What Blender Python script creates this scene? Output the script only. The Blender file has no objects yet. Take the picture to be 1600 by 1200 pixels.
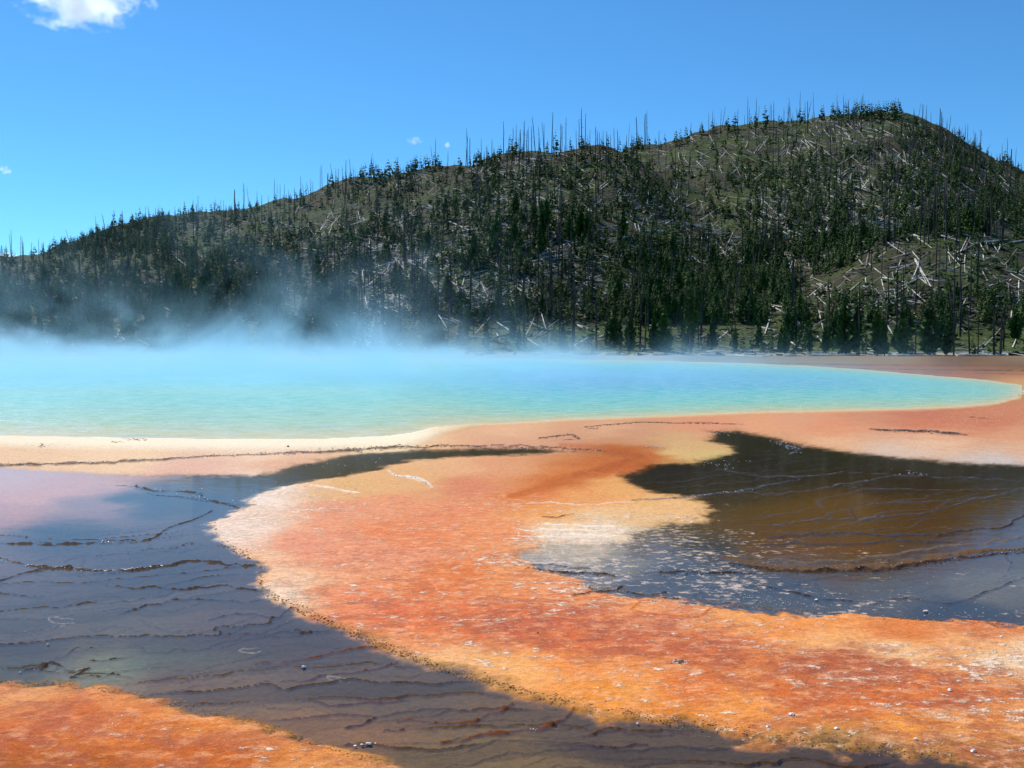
import bpy, math, random
import numpy as np
from mathutils import Vector
random.seed(7); RS = np.random.RandomState(11)
sc = bpy.context.scene
COL = sc.collection

# ------------------------------------------------------------------ camera, sky, sun, exposure
F = 1555.0; H = 2.2; HOR = 530.0
P = math.atan((600 - HOR) / F); CP, SP = math.cos(P), math.sin(P)
cam = bpy.data.cameras.new("camera"); cam.sensor_width = 36; cam.lens = 36 * F / 1600
cam.clip_start = 0.1; cam.clip_end = 20000
co = bpy.data.objects.new("camera", cam); COL.objects.link(co)
co.location = (0, 0, H); co.rotation_euler = (math.radians(90) - P, 0, 0)
sc.camera = co

SUN_EL, SUN_AZ = math.radians(50), math.radians(-38)      # azimuth measured from +Y towards +X
w = bpy.data.worlds.new("World"); sc.world = w; w.use_nodes = True
nt = w.node_tree; nt.nodes.clear()
sky = nt.nodes.new("ShaderNodeTexSky"); sky.sky_type = 'NISHITA'; sky.sun_disc = False
sky.sun_elevation = SUN_EL; sky.sun_rotation = SUN_AZ; sky.altitude = 2200
sky.air_density = 1.0; sky.dust_density = 0.1; sky.ozone_density = 4.0
tint = nt.nodes.new("ShaderNodeMix"); tint.data_type = 'RGBA'; tint.blend_type = 'MULTIPLY'
tint.inputs[0].default_value = 1; tint.inputs[7].default_value = (0.45, 0.90, 1.10, 1)
bg = nt.nodes.new("ShaderNodeBackground"); bg.inputs[1].default_value = 0.12
wo = nt.nodes.new("ShaderNodeOutputWorld")
nt.links.new(sky.outputs[0], tint.inputs[6]); nt.links.new(tint.outputs[2], bg.inputs[0]); nt.links.new(bg.outputs[0], wo.inputs[0])
sl = bpy.data.lights.new("sun", 'SUN'); sl.energy = 4.6; sl.angle = math.radians(0.5); sl.color = (1, 0.95, 0.87)
so = bpy.data.objects.new("sun", sl); COL.objects.link(so)
sd = Vector((math.sin(SUN_AZ) * math.cos(SUN_EL), math.cos(SUN_AZ) * math.cos(SUN_EL), math.sin(SUN_EL)))
so.rotation_euler = sd.to_track_quat('Z', 'Y').to_euler()
sc.view_settings.view_transform = 'Standard'; sc.view_settings.look = 'None'
sc.view_settings.exposure = 0.2; sc.view_settings.gamma = 1.0; sc.view_settings.use_curve_mapping = False
sc.render.engine = 'CYCLES'
cy = sc.cycles
cy.use_denoising = True; cy.max_bounces = 6; cy.diffuse_bounces = 2; cy.glossy_bounces = 3
cy.transparent_max_bounces = 12; cy.volume_bounces = 3; cy.volume_max_steps = 256; cy.volume_step_rate = 1.0
cy.caustics_reflective = False; cy.caustics_refractive = False; cy.sample_clamp_indirect = 6

# ------------------------------------------------------------------ helpers
def ray(px, py):
    a = (np.asarray(px, float) - 800) / F; b = (600 - np.asarray(py, float)) / F
    return a, CP + b * SP, -SP + b * CP
def on_ground(px, py, z=0.0):
    a, y, zz = ray(px, py); t = (z - H) / zz
    return a * t, y * t
def project(x, y, z):
    dep = y * CP - (z - H) * SP
    up = y * SP + (z - H) * CP
    return 800 + F * x / dep, 600 - F * up / dep
def _h(ix, iy, seed):
    n = (ix.astype(np.int64) * 374761393 + iy.astype(np.int64) * 668265263 + seed * 2147483647) & 0xffffffff
    n = ((n ^ (n >> 13)) * 1274126177) & 0xffffffff
    return ((n ^ (n >> 16)) & 0xffffff) / float(0xffffff)
def vn(x, y, seed=0):
    x = np.asarray(x, float); y = np.asarray(y, float)
    ix = np.floor(x); iy = np.floor(y); fx = x - ix; fy = y - iy
    fx = fx * fx * fx * (fx * (fx * 6 - 15) + 10); fy = fy * fy * fy * (fy * (fy * 6 - 15) + 10)
    a = _h(ix, iy, seed); b = _h(ix + 1, iy, seed); c = _h(ix, iy + 1, seed); d = _h(ix + 1, iy + 1, seed)
    return (a * (1 - fx) + b * fx) * (1 - fy) + (c * (1 - fx) + d * fx) * fy
def fbm(x, y, seed=0, o=4):
    s = 0; amp = 0.5; tot = 0
    for k in range(o):
        s = s + amp * vn(x * 2 ** k + 17.3 * k, y * 2 ** k - 9.1 * k, seed + k * 31); tot += amp; amp *= 0.55
    return s / tot * 2 - 1                       # -1..1
def ss(a, b, x):
    t = np.clip((x - a) / (b - a), 0, 1); return t * t * (3 - 2 * t)
def s2l(c):
    c = np.asarray(c, float) / 255.0
    return np.where(c <= 0.04045, c / 12.92, ((c + 0.055) / 1.055) ** 2.4)
def make_mesh(name, v, faces, mats=(), smooth=False, midx=None):
    """v (n,3); faces: array (m,3) or (m,4)"""
    me = bpy.data.meshes.new(name); v = np.asarray(v, np.float32); faces = np.asarray(faces, np.int32)
    k = faces.shape[1]; m = len(faces)
    me.vertices.add(len(v)); me.vertices.foreach_set("co", v.ravel())
    me.loops.add(m * k); me.loops.foreach_set("vertex_index", faces.ravel())
    me.polygons.add(m); me.polygons.foreach_set("loop_start", np.arange(0, m * k, k, dtype=np.int32))
    me.polygons.foreach_set("loop_total", np.full(m, k, np.int32))
    if midx is not None: me.polygons.foreach_set("material_index", np.asarray(midx, np.int32))
    me.polygons.foreach_set("use_smooth", np.full(m, smooth))
    for mm in mats: me.materials.append(mm)
    me.update(calc_edges=True); me.validate()
    return me
def link(name, me, parent=None):
    o = bpy.data.objects.new(name, me); COL.objects.link(o)
    if parent: o.parent = parent
    return o
def tag(o, label=None, cat=None, group=None, kind=None):
    if label: o['label'] = label
    if cat: o['category'] = cat
    if group: o['group'] = group
    if kind: o['kind'] = kind
    return o
def grid_faces(nr, nc):
    r = np.arange(nr - 1)[:, None]; c = np.arange(nc - 1)[None, :]
    a = r * nc + c
    return np.stack([a, a + 1, a + nc + 1, a + nc], -1).reshape(-1, 4)
def add_attr(me, name, arr):
    at = me.attributes.new(name, 'FLOAT_COLOR', 'POINT')
    a4 = np.ones((len(arr), 4), np.float32); a4[:, :arr.shape[1]] = arr
    at.data.foreach_set("color", a4.ravel())
class NT:
    def __init__(s, name):
        s.m = bpy.data.materials.new(name); s.m.use_nodes = True; s.t = s.m.node_tree; s.t.nodes.clear()
        s.out = s.n("ShaderNodeOutputMaterial")
    def n(s, t, **kw):
        nd = s.t.nodes.new(t)
        for k, v in kw.items(): setattr(nd, k, v)
        return nd
    def l(s, a, b): s.t.links.new(a, b)
    def inp(s, sock, v):
        if isinstance(v, bpy.types.NodeSocket): s.l(v, sock)
        elif v is not None:
            if hasattr(sock.default_value, '__len__') and not hasattr(v, '__len__'): v = (v, v, v)
            if hasattr(v, '__len__') and len(v) == 3 and len(sock.default_value) == 4: v = tuple(v) + (1,)
            sock.default_value = v
    def math(s, op, a, b=None, c=None, clamp=False):
        nd = s.n("ShaderNodeMath", operation=op, use_clamp=clamp)
        s.inp(nd.inputs[0], a); s.inp(nd.inputs[1], b)
        if c is not None: s.inp(nd.inputs[2], c)
        return nd.outputs[0]
    def rng(s, v, a, b, c=0.0, d=1.0, smooth=True):
        nd = s.n("ShaderNodeMapRange", interpolation_type='SMOOTHSTEP' if smooth else 'LINEAR')
        s.inp(nd.inputs[0], v); s.inp(nd.inputs[1], a); s.inp(nd.inputs[2], b); s.inp(nd.inputs[3], c); s.inp(nd.inputs[4], d)
        return nd.outputs[0]
    def mix(s, f, a, b, bt='MIX'):
        nd = s.n("ShaderNodeMix", data_type='RGBA', blend_type=bt)
        s.inp(nd.inputs[0], f); s.inp(nd.inputs[6], a); s.inp(nd.inputs[7], b); return nd.outputs[2]
    def noise(s, vec, scale, detail=3, rough=0.55, dist=0.0):
        nd = s.n("ShaderNodeTexNoise"); s.l(vec, nd.inputs['Vector'])
        nd.inputs['Scale'].default_value = scale; nd.inputs['Detail'].default_value = detail
        nd.inputs['Roughness'].default_value = rough; nd.inputs['Distortion'].default_value = dist
        return nd.outputs[0]
    def pos(s): return s.n("ShaderNodeNewGeometry").outputs['Position']
    def scalev(s, v, k):
        nd = s.n("ShaderNodeVectorMath", operation='MULTIPLY'); s.l(v, nd.inputs[0]); nd.inputs[1].default_value = k; return nd.outputs[0]
    def bump(s, h, st, dist=0.01, nrm=None):
        nd = s.n("ShaderNodeBump"); s.inp(nd.inputs['Strength'], st); nd.inputs['Distance'].default_value = dist; s.l(h, nd.inputs['Height'])
        if nrm: s.l(nrm, nd.inputs['Normal'])
        return nd.outputs[0]
    def bsdf(s, col, rough=0.8, spec=0.3, nrm=None, **kw):
        nd = s.n("ShaderNodeBsdfPrincipled"); s.inp(nd.inputs['Base Color'], col); s.inp(nd.inputs['Roughness'], rough)
        s.inp(nd.inputs['Specular IOR Level'], spec)
        if nrm: s.l(nrm, nd.inputs['Normal'])
        s.l(nd.outputs[0], s.out.inputs[0]); return nd
    def attr(s, name):
        nd = s.n("ShaderNodeAttribute", attribute_name=name); return nd
    def sep(s, c):
        nd = s.n("ShaderNodeSeparateXYZ"); s.l(c, nd.inputs[0]); return nd.outputs

# ------------------------------------------------------------------ polygons of the foreground (traced outlines laid on the flat)
POOL = [(-900,690),(-400,688),(0,684),(100,686),(200,688),(400,690),(500,690),(600,685),(645,679),(675,670),(720,666),(800,662),(900,657),(1050,651),(1200,645),(1400,641),(1500,637),(1560,631),(1590,622),(1600,611),(1592,602),(1540,594),(1450,587),(1350,578),(1250,571.5),(1150,567.5),(1000,563.5),(800,560.5),(400,559),(0,557.5),(-600,557),(-1500,560),(-1700,590),(-1500,640)]
W1 = [(-900,729),(0,729),(100,735),(170,740),(230,742),(330,741),(400,742),(430,736),(470,724),(560,708),(650,702),(760,699),(830,699),(895,705),(840,710),(700,716),(640,722),(590,736),(520,748),(470,757),(430,764),(400,774),(385,790),(352,806),(338,820),(345,850),(385,868),(410,890),(405,915),(430,935),(480,958),(530,982),(600,1010),(680,1042),(760,1066),(850,1090),(930,1110),(1050,1130),(1150,1145),(1250,1157),(1400,1172),(1500,1186),(1600,1198),(1760,1215),(2200,1300),(2400,1700),(1500,1500),(800,1280),(640,1212),(600,1197),(520,1172),(450,1150),(400,1131),(330,1112),(250,1094),(180,1080),(100,1071),(0,1066),(-900,1050)]
W3 = [(1108,674),(1150,672),(1200,682),(1260,695),(1330,706),(1400,714),(1500,722),(1600,728),(2200,760),(2200,1010),(1600,979),(1500,973),(1400,966),(1300,960),(1200,951),(1100,941),(1020,931),(960,927),(900,914),(865,905),(835,890),(815,870),(850,856),(930,850),(985,850),(1000,832),(1040,818),(1090,812),(1105,790),(1080,777),(1020,772),(995,762),(975,745),(1000,735),(1012,727),(1060,723),(1090,722),(1130,713),(1150,705),(1140,697),(1112,690),(1118,681)]
YW = 3.0
def sdist(poly, px, py, soft=None):
    """signed distance (inside +) with vertical pixels weighted YW"""
    x = px; y = py * YW
    best = np.full(x.shape, 1e12); inside = np.zeros(x.shape, bool)
    n = len(poly)
    for i in range(n):
        x0, y0 = poly[i]; x1, y1 = poly[(i + 1) % n]; y0 *= YW; y1 *= YW
        dx, dy = x1 - x0, y1 - y0
        t = np.clip(((x - x0) * dx + (y - y0) * dy) / (dx * dx + dy * dy + 1e-9), 0, 1)
        best = np.minimum(best, (x - x0 - t * dx) ** 2 + (y - y0 - t * dy) ** 2)
        if dy != 0:
            c = ((y0 > y) != (y1 > y)) & (x < (x1 - x0) * (y - y0) / dy + x0); inside ^= c
    return np.where(inside, 1, -1) * np.sqrt(best)
def field(pts, px, py, s=22.0, powr=2.0):
    pts = np.asarray(pts, float); k = pts.shape[1] - 2
    num = np.zeros(px.shape + (k,)); den = np.zeros(px.shape)
    for p in pts:
        wgt = 1.0 / ((px - p[0]) ** 2 + ((py - p[1]) * YW) ** 2 + s * s) ** powr
        den += wgt; num += wgt[..., None] * p[2:]
    return num / den[..., None]

DRY = [(0,716,232,190,162),(200,712,238,198,168),(400,706,240,202,176),(300,735,226,176,162),(450,726,222,168,148),(600,695,246,215,180),(800,675,225,172,142),(800,690,212,152,130),(900,690,202,142,120),(950,670,214,158,130),(1000,680,198,138,115),(1050,690,205,160,122),(1050,710,222,186,138),(1120,715,205,175,120),(980,706,172,92,42),(1012,713,178,92,34),(960,728,190,92,36),(880,752,200,105,48),(820,775,212,112,58),(780,730,218,148,115),(700,730,225,165,130),(650,750,224,168,124),(580,750,226,168,126),(540,755,220,170,120),(720,760,212,125,98),(600,790,228,142,112),(500,800,228,140,115),(500,850,230,144,124),(600,870,228,140,114),(430,790,250,222,202),(400,772,252,235,222),(360,830,250,222,205),(450,930,248,215,190),(425,900,245,190,160),(560,940,233,130,96),(650,830,228,126,86),(700,800,226,132,98),(780,840,234,136,92),(850,800,232,148,86),(900,780,230,152,98),(960,765,228,160,104),(1050,790,228,172,122),(1000,810,232,178,130),(950,830,248,228,208),(880,832,246,224,202),(900,850,238,215,198),(1000,840,225,195,165),(700,900,226,116,64),(780,900,234,142,92),(850,930,238,138,92),(1000,950,236,150,105),(1050,962,216,122,96),(1150,960,240,155,95),(1250,972,238,142,80),(1400,982,222,122,70),(1550,990,212,118,78),(1500,1012,240,165,115),(1580,1035,250,212,182),(1380,1012,248,195,155),(1300,1000,242,165,110),(1200,1020,222,120,70),(1300,1035,185,90,62),(1100,1010,200,98,66),(950,1000,212,105,70),(850,980,205,100,74),(750,980,220,110,70),(650,960,222,106,72),(600,1000,242,148,98),(700,1030,246,176,128),(800,1050,246,168,108),(900,1050,240,142,80),(1000,1060,240,146,88),(1000,1090,243,155,90),(1100,1080,222,115,62),(1200,1100,242,148,80),(1300,1090,212,106,60),(1400,1080,218,112,62),(1480,1080,208,106,60),(1550,1070,228,145,100),(1400,1125,240,148,76),(1550,1130,235,148,85),(1300,1145,195,135,80),(1450,1166,170,115,70),(1550,1182,155,100,56),(950,1092,236,138,54),(1100,1120,225,130,58),
 (50,1078,226,150,105),(200,1092,226,135,82),(350,1118,230,142,85),(100,1110,205,102,56),(50,1150,190,90,40),(200,1140,208,106,55),(300,1150,218,115,54),(150,1190,178,86,30),(400,1160,226,128,64),(500,1190,228,142,80),(350,1190,198,96,40),(600,1200,215,145,88),(20,1190,170,85,28),
 (1250,655,214,150,125),(1350,650,198,132,110),(1450,650,188,108,92),(1550,645,195,122,98),(1300,668,218,138,108),(1200,668,224,152,122),(1450,665,198,112,88),(1550,662,192,108,84),(1580,680,214,148,122),(1450,690,228,180,155),(1300,690,225,170,140),(1200,682,210,150,120),(1400,706,214,186,168),(1550,720,204,192,182),(1580,702,214,164,140),(1100,668,215,140,115),
 (1100,562,128,126,108),(1200,564,128,118,98),(1300,567,122,98,76),(1400,567,105,84,60),(1500,566,88,70,50),(1590,568,80,64,46),(900,560,140,140,130),(1400,577,160,85,55),(1500,582,170,88,58),(1590,586,185,105,70),(1595,596,205,160,110),(1500,570,85,66,45),(1590,574,78,60,45),(1300,566,140,140,120),(1000,562,160,160,150),(1598,564,150,140,125),(1400,562,150,148,135),(800,557,150,150,140),(0,552,140,140,130),(1700,600,190,120,80)]
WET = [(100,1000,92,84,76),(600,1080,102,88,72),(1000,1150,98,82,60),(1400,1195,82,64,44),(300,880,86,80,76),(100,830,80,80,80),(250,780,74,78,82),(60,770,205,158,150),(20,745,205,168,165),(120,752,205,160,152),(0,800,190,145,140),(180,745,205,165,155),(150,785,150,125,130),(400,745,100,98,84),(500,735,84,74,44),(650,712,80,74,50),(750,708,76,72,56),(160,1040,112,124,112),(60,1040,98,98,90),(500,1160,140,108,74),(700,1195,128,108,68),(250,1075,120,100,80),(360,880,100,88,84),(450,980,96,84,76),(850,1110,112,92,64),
 (1300,800,112,84,18),(1450,800,98,70,14),(1200,850,112,78,26),(1400,750,70,50,12),(1150,730,52,42,20),(1050,740,52,42,20),(1150,682,66,66,50),(1250,705,66,66,40),(1450,732,78,76,70),(1590,742,82,82,84),(1550,800,98,80,40),(1300,862,118,80,24),(1450,870,98,74,48),(1300,892,105,82,46),(950,880,150,146,142),(900,862,225,215,205),(870,872,215,205,195),(1000,865,120,112,105),(1000,905,95,92,95),(1050,900,86,86,92),(1100,860,70,66,66),(1200,920,80,80,86),(1400,920,100,96,92),(1560,920,122,118,108),(1500,962,70,70,76),(1200,945,92,92,98),(870,895,130,125,130)]  # darkest pond tips have the trees' reflection in the bed colour
CRUST = [(500,850,.5),(430,790,1),(360,830,1),(450,930,.95),(700,1030,.75),(1580,1035,1),(1380,1012,.75),(950,832,1),(1050,1060,.75),(800,705,.02),(1000,690,.02),(600,690,.1),(1300,680,.05),(200,1150,.4),(1200,1100,.6),(950,765,.2),(1050,720,.08),(900,870,.95),(1000,880,.85),(1060,905,.8),(750,800,.55),(300,712,.05),(1000,1010,.4),(100,1072,.2),(650,750,.1),(1550,660,.25),(1400,980,.15),(560,940,.5),(1000,880,.95),(1100,930,.8),(1200,930,.6),(1350,940,.5),(1300,800,.02),(1500,900,.25),(1560,940,.4),(300,900,.03),(700,1100,.03),(160,1045,.4),(850,740,.06)]
MAR = [(850,980,.9),(950,1000,.9),(1300,1035,1),(1100,1010,.9),(1480,1080,.9),(1300,1090,.7),(650,960,.7),(600,1010,.3),(500,800,.3),(700,900,.5),(1000,1090,.1),(800,1060,.1),(1250,975,.1),(200,1150,.7),(350,1180,.7),(600,700,0),(1200,660,.2),(950,780,.1),(1000,700,0),(430,790,0),(1550,1000,.3)]

# ------------------------------------------------------------------ ground sheet
pyr = []
y = 1225.0
while y > 547: 
    pyr.append(y); y -= 1.35 if y > 620 else 0.9
rows = [-40, -25, -15, -8, -4, -1.5, 0.3, 1.6, 2.6, 3.4, 4.0, 4.4] + [float(on_ground(0, p)[1]) for p in pyr] + [225, 260]
rows = np.array(rows)
cols = np.concatenate([[-4, -3, -2.2, -1.6, -1.2, -.95, -.8, -.7], np.linspace(-.62, .62, 900), [.7, .8, .95, 1.2, 1.6, 2.2, 3, 4]])
RW = np.where(rows > 4.4, rows * CP + H * SP, 4.4 * CP + H * SP + np.maximum(4.4 - rows, 0) * .45)
X = cols[None, :] * RW[:, None]; Y = np.repeat(rows[:, None], len(cols), 1)
Yc = np.maximum(Y, 2.3)
PX, PY = project(X * np.where(Y < 2.3, 1, 1), Yc, 0.0)
per = (PY - HOR) / 300.0                              # foreshortening helper
lnz = lambda s, sx, sy, o=4: fbm(X * sx, Y * sy, s, o)
wx = PX + per * 26 * lnz(1, 2.2, 2.2) + per * 7 * lnz(2, 11, 11, 3)
wy = PY + per * 6.5 * lnz(3, 2.2, 2.2) * per.clip(.4, 2) + per * 3.4 * lnz(4, 11, 11, 4)
# near the pool the shoreline is smoother
dp = sdist(POOL, PX + 3 * lnz(5, .5, .5), PY + .8 * lnz(6, .6, .6))
d1 = sdist(W1, wx, wy); d3 = sdist(W3, wx, wy)
soft = 1 + .5 * ss(900, 1000, PY)
m1 = ss(-14 * soft, 24 * soft, d1); m3 = ss(-15, 22, d3); wet = np.maximum(m1, m3)
gx = PX + per * 60 * lnz(8, 1.1, 1.1); gy = PY + per * 16 * lnz(9, 1.1, 1.1)
dry_c = s2l(field(DRY, gx, gy, 40.0)) / 1.22
sat = ss(.25, .8, 1 - dry_c.min(-1) / dry_c.max(-1))[..., None]
dry_c = (dry_c * np.array([1, 1, .97]) * (1 + sat * (np.array([1.06, 1.12, .90]) - 1))).clip(0, .9)
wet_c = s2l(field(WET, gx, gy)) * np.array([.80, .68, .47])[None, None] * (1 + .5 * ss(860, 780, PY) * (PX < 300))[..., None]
crust = field(CRUST, gx, gy)[..., 0]; mar = field(MAR, gx, gy)[..., 0]
crust = crust * (1 - .93 * m1)
col = dry_c
# beach of pale sinter along the pool
left = 1 - ss(640, 760, PX)
bw = (8 + 42 * left) + 6 * lnz(12, .8, .8)
beach = (1 - ss(bw * .5, bw * 1.3, -dp)) * ss(604, 622, PY) * (.55 + .45 * left)
beach_c = (s2l([250, 236, 205]) * left[..., None] + s2l([232, 205, 150]) * (1 - left[..., None])) / 1.15
col = col * (1 - beach[..., None] * .85) + beach_c * beach[..., None] * .85
# damp tan fringe on the near banks of the mat
fr = (ss(-34, -4, np.maximum(d1, -999)) * (1 - ss(0, 30, d1))) * ss(930, 1000, PY)
fr_c = s2l([150, 112, 62]) * np.ones(3)
col = col * (1 - fr[..., None] * .6) + fr_c * fr[..., None] * .6
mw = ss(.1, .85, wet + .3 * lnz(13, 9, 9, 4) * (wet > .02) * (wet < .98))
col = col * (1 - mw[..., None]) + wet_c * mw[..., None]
# heights
z = .013 + .005 * lnz(14, 1.3, 1.3) + .003 * lnz(15, 14, 14, 3)
zw = -.012 + .0035 * lnz(16, 3, 3)
z = np.interp(wet, [0, .3, 1], [1, 0, 0]) * z + np.interp(wet, [0, .3, 1], [0, .3, 1]) * zw
z = z + .05 * beach * (dp < 0)
z = np.where(PY < 600, .04 + 0 * z, z)
cz = np.exp(-((PX - 960) / 150) ** 2 - ((PY - 885) / 42) ** 2) + .5 * np.exp(-((PX - 1180) / 130) ** 2 - ((PY - 925) / 22) ** 2)
z = z + cz * m3 * (.004 + .012 * lnz(61, 6, 11, 5))
# terracettes: contour lines of a gently falling, uneven floor
def terrace(hf, interval, msk, colr, wcm, hgt, sd_):
    gy_, gx_ = np.gradient(hf); gy_ = gy_ / np.maximum(np.abs(np.gradient(Y, axis=0)), 1e-6)
    gx_ = gx_ / np.maximum(np.abs(np.gradient(X, axis=1)), 1e-6)
    gr_ = np.sqrt(gy_ ** 2 + gx_ ** 2) + .2
    fr_ = np.abs((hf / interval) % 1 - .5) * interval / gr_
    lev = np.floor(hf / interval)
    on = ss(-.45, .15, fbm(X * .55 + lev * 7.7, Y * .3 + lev * 3.1, sd_, 3))
    wid = wcm * (1 + .7 * lnz(sd_ + 2, 9, 9, 3)) * np.clip(RW[:, None] / 8, .7, 2.2)
    return np.clip(1.4 - fr_ / np.maximum(wid, .002), 0, 1) * on * msk
h1 = Y - .22 * X + .75 * lnz(62, .45, .45) + .16 * lnz(63, 2.2, 2.2) + .035 * lnz(64, 9, 9, 3)
h3 = Y - .75 * np.log1p(np.exp((X - 2.6) * 1.5)) / 1.5 + .8 * lnz(65, .4, .4) + .18 * lnz(66, 2, 2) + .04 * lnz(67, 9, 9, 3)
warm_ = ss(930, 1080, PY)[..., None]
inw1 = ss(6, 60, d1) * ss(790, 850, PY); inw3 = ss(4, 50, d3)
t1 = np.maximum(terrace(h1, .36, inw1, None, .011, 0, 70), .55 * terrace(h1 + .3 * lnz(68, 1.3, 1.3), .19, inw1, None, .008, 0, 74))
t3 = np.maximum(terrace(h3, .62, inw3, None, .016, 0, 78), .5 * terrace(h3 + .3 * lnz(69, 1.3, 1.3), .3, inw3, None, .011, 0, 82))
tc1 = s2l([44, 28, 22]) * (1 - warm_) + s2l([70, 38, 18]) * warm_
tc3 = s2l([92, 92, 108]) * ss(900, 860, PY)[..., None] + s2l([34, 26, 22]) * (1 - ss(900, 860, PY))[..., None]  # far pond lines carry the sky's reflection in their colour
col = col * (1 - .8 * t1[..., None]) + tc1 * .6 * t1[..., None]
col = col * (1 - .45 * t3[..., None]) + tc3 * .45 * t3[..., None]
col = col * (1 - .45 * (m3 * ss(790, 720, PY))[..., None])  # far end of pond darkened: tree reflections put into the bed colour
z = z + .017 * t1 + .007 * t3
# the steps between the lines differ a little in tone
tone = 1 + .5 * (_h(np.floor(h1 / .36 + .5), np.floor(h1 * 0), 5) - .5) * inw1
col = col * tone[..., None]
# drawn rims and cracks: polylines (pixel, half width, colour, height, dark mix)
def stroke(pts, hw, c, hgt, mixv=.9, seed=0, rag=1.0):
    MG = 12 + 3 * hw
    """raise and colour the ground along a polyline"""
    pts = np.array(pts, float)
    # subdivide with wobble
    out = []
    for i in range(len(pts) - 1):
        n = max(2, int(abs(pts[i + 1, 0] - pts[i, 0]) / 14))
        for k in range(n):
            t = k / n; out.append(pts[i] * (1 - t) + pts[i + 1] * t)
    out.append(pts[-1]); out = np.array(out)
    pr = (out[:, 1] - HOR) / 300
    out[:, 1] += rag * pr * 4.6 * fbm(out[:, 0] / 17 / pr.clip(.3, 2), out[:, 0] * 0 + seed * 3.7, seed, 3)
    tw = np.linspace(0, 1, len(out)); wd = (.72 if hw < 4 else .9) * hw * (0.35 + .65 * np.sin(np.pi * tw.clip(0.04, .96)) ** .5) * (1 + .9 * fbm(out[:, 0] / 16, tw * 0 + seed, seed + 5, 3)).clip(.15, 2)
    r0 = np.searchsorted(-pyrow, -(out[:, 1].max() + MG)); r1 = np.searchsorted(-pyrow, -(out[:, 1].min() - MG))
    pxs = PX[r0] if r0 < len(PX) else PX[-1]
    c0 = np.searchsorted(pxcol, out[:, 0].min() - MG); c1 = np.searchsorted(pxcol, out[:, 0].max() + MG)
    if r1 <= r0 or c1 <= c0: return
    x = PX[r0:r1, c0:c1]; yy = PY[r0:r1, c0:c1]
    best = np.zeros(x.shape)
    for i in range(len(out) - 1):
        ca = np.searchsorted(pxcol, min(out[i, 0], out[i + 1, 0]) - MG) - c0; cb = np.searchsorted(pxcol, max(out[i, 0], out[i + 1, 0]) + MG) - c0
        ca = max(ca, 0); cb = max(cb, 0)
        ra = np.searchsorted(-pyrow, -(max(out[i, 1], out[i + 1, 1]) + MG)) - r0; rb = np.searchsorted(-pyrow, -(min(out[i, 1], out[i + 1, 1]) - MG)) - r0
        ra = max(ra, 0)
        if cb <= ca or rb <= ra: continue
        xs = x[ra:rb, ca:cb]; ys = yy[ra:rb, ca:cb]
        dx, dy = out[i + 1] - out[i]; dy2 = dy * 2; 
        t = np.clip(((xs - out[i, 0]) * dx + (ys - out[i, 1]) * 2 * dy2) / (dx * dx + dy2 * dy2 + 1e-9), 0, 1)
        dd = np.sqrt((xs - out[i, 0] - t * dx) ** 2 + ((ys - out[i, 1] - t * dy) * 2) ** 2)
        ww = wd[i] * 2
        best[ra:rb, ca:cb] = np.maximum(best[ra:rb, ca:cb], np.clip(1.5 - dd / ww, 0, 1))
    best = best * np.clip(1 + .8 * fbm(X[r0:r1, c0:c1] * 20, Y[r0:r1, c0:c1] * 20, 777, 3), .2, 1.5).clip(0, 1.3)
    z[r0:r1, c0:c1] = z[r0:r1, c0:c1] + best * hgt
    crust[r0:r1, c0:c1] *= 1 - np.clip(best * 2, 0, 1)
    mm = (best * mixv).clip(0, 1)[..., None]
    col[r0:r1, c0:c1] = col[r0:r1, c0:c1] * (1 - mm) + np.asarray(c) * mm
mid = len(cols) // 2
pyrow = PY[:, mid].copy(); pyrow[:12] = 1e5 - np.arange(12)
pxcol = 800 + F * cols
DK = s2l([46, 30, 24]); RB = s2l([96, 52, 26]); GB = s2l([80, 82, 96]); WHT = s2l([235, 225, 210])  # GB: sky reflected by wet pond rims, painted as grey-blue
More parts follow.
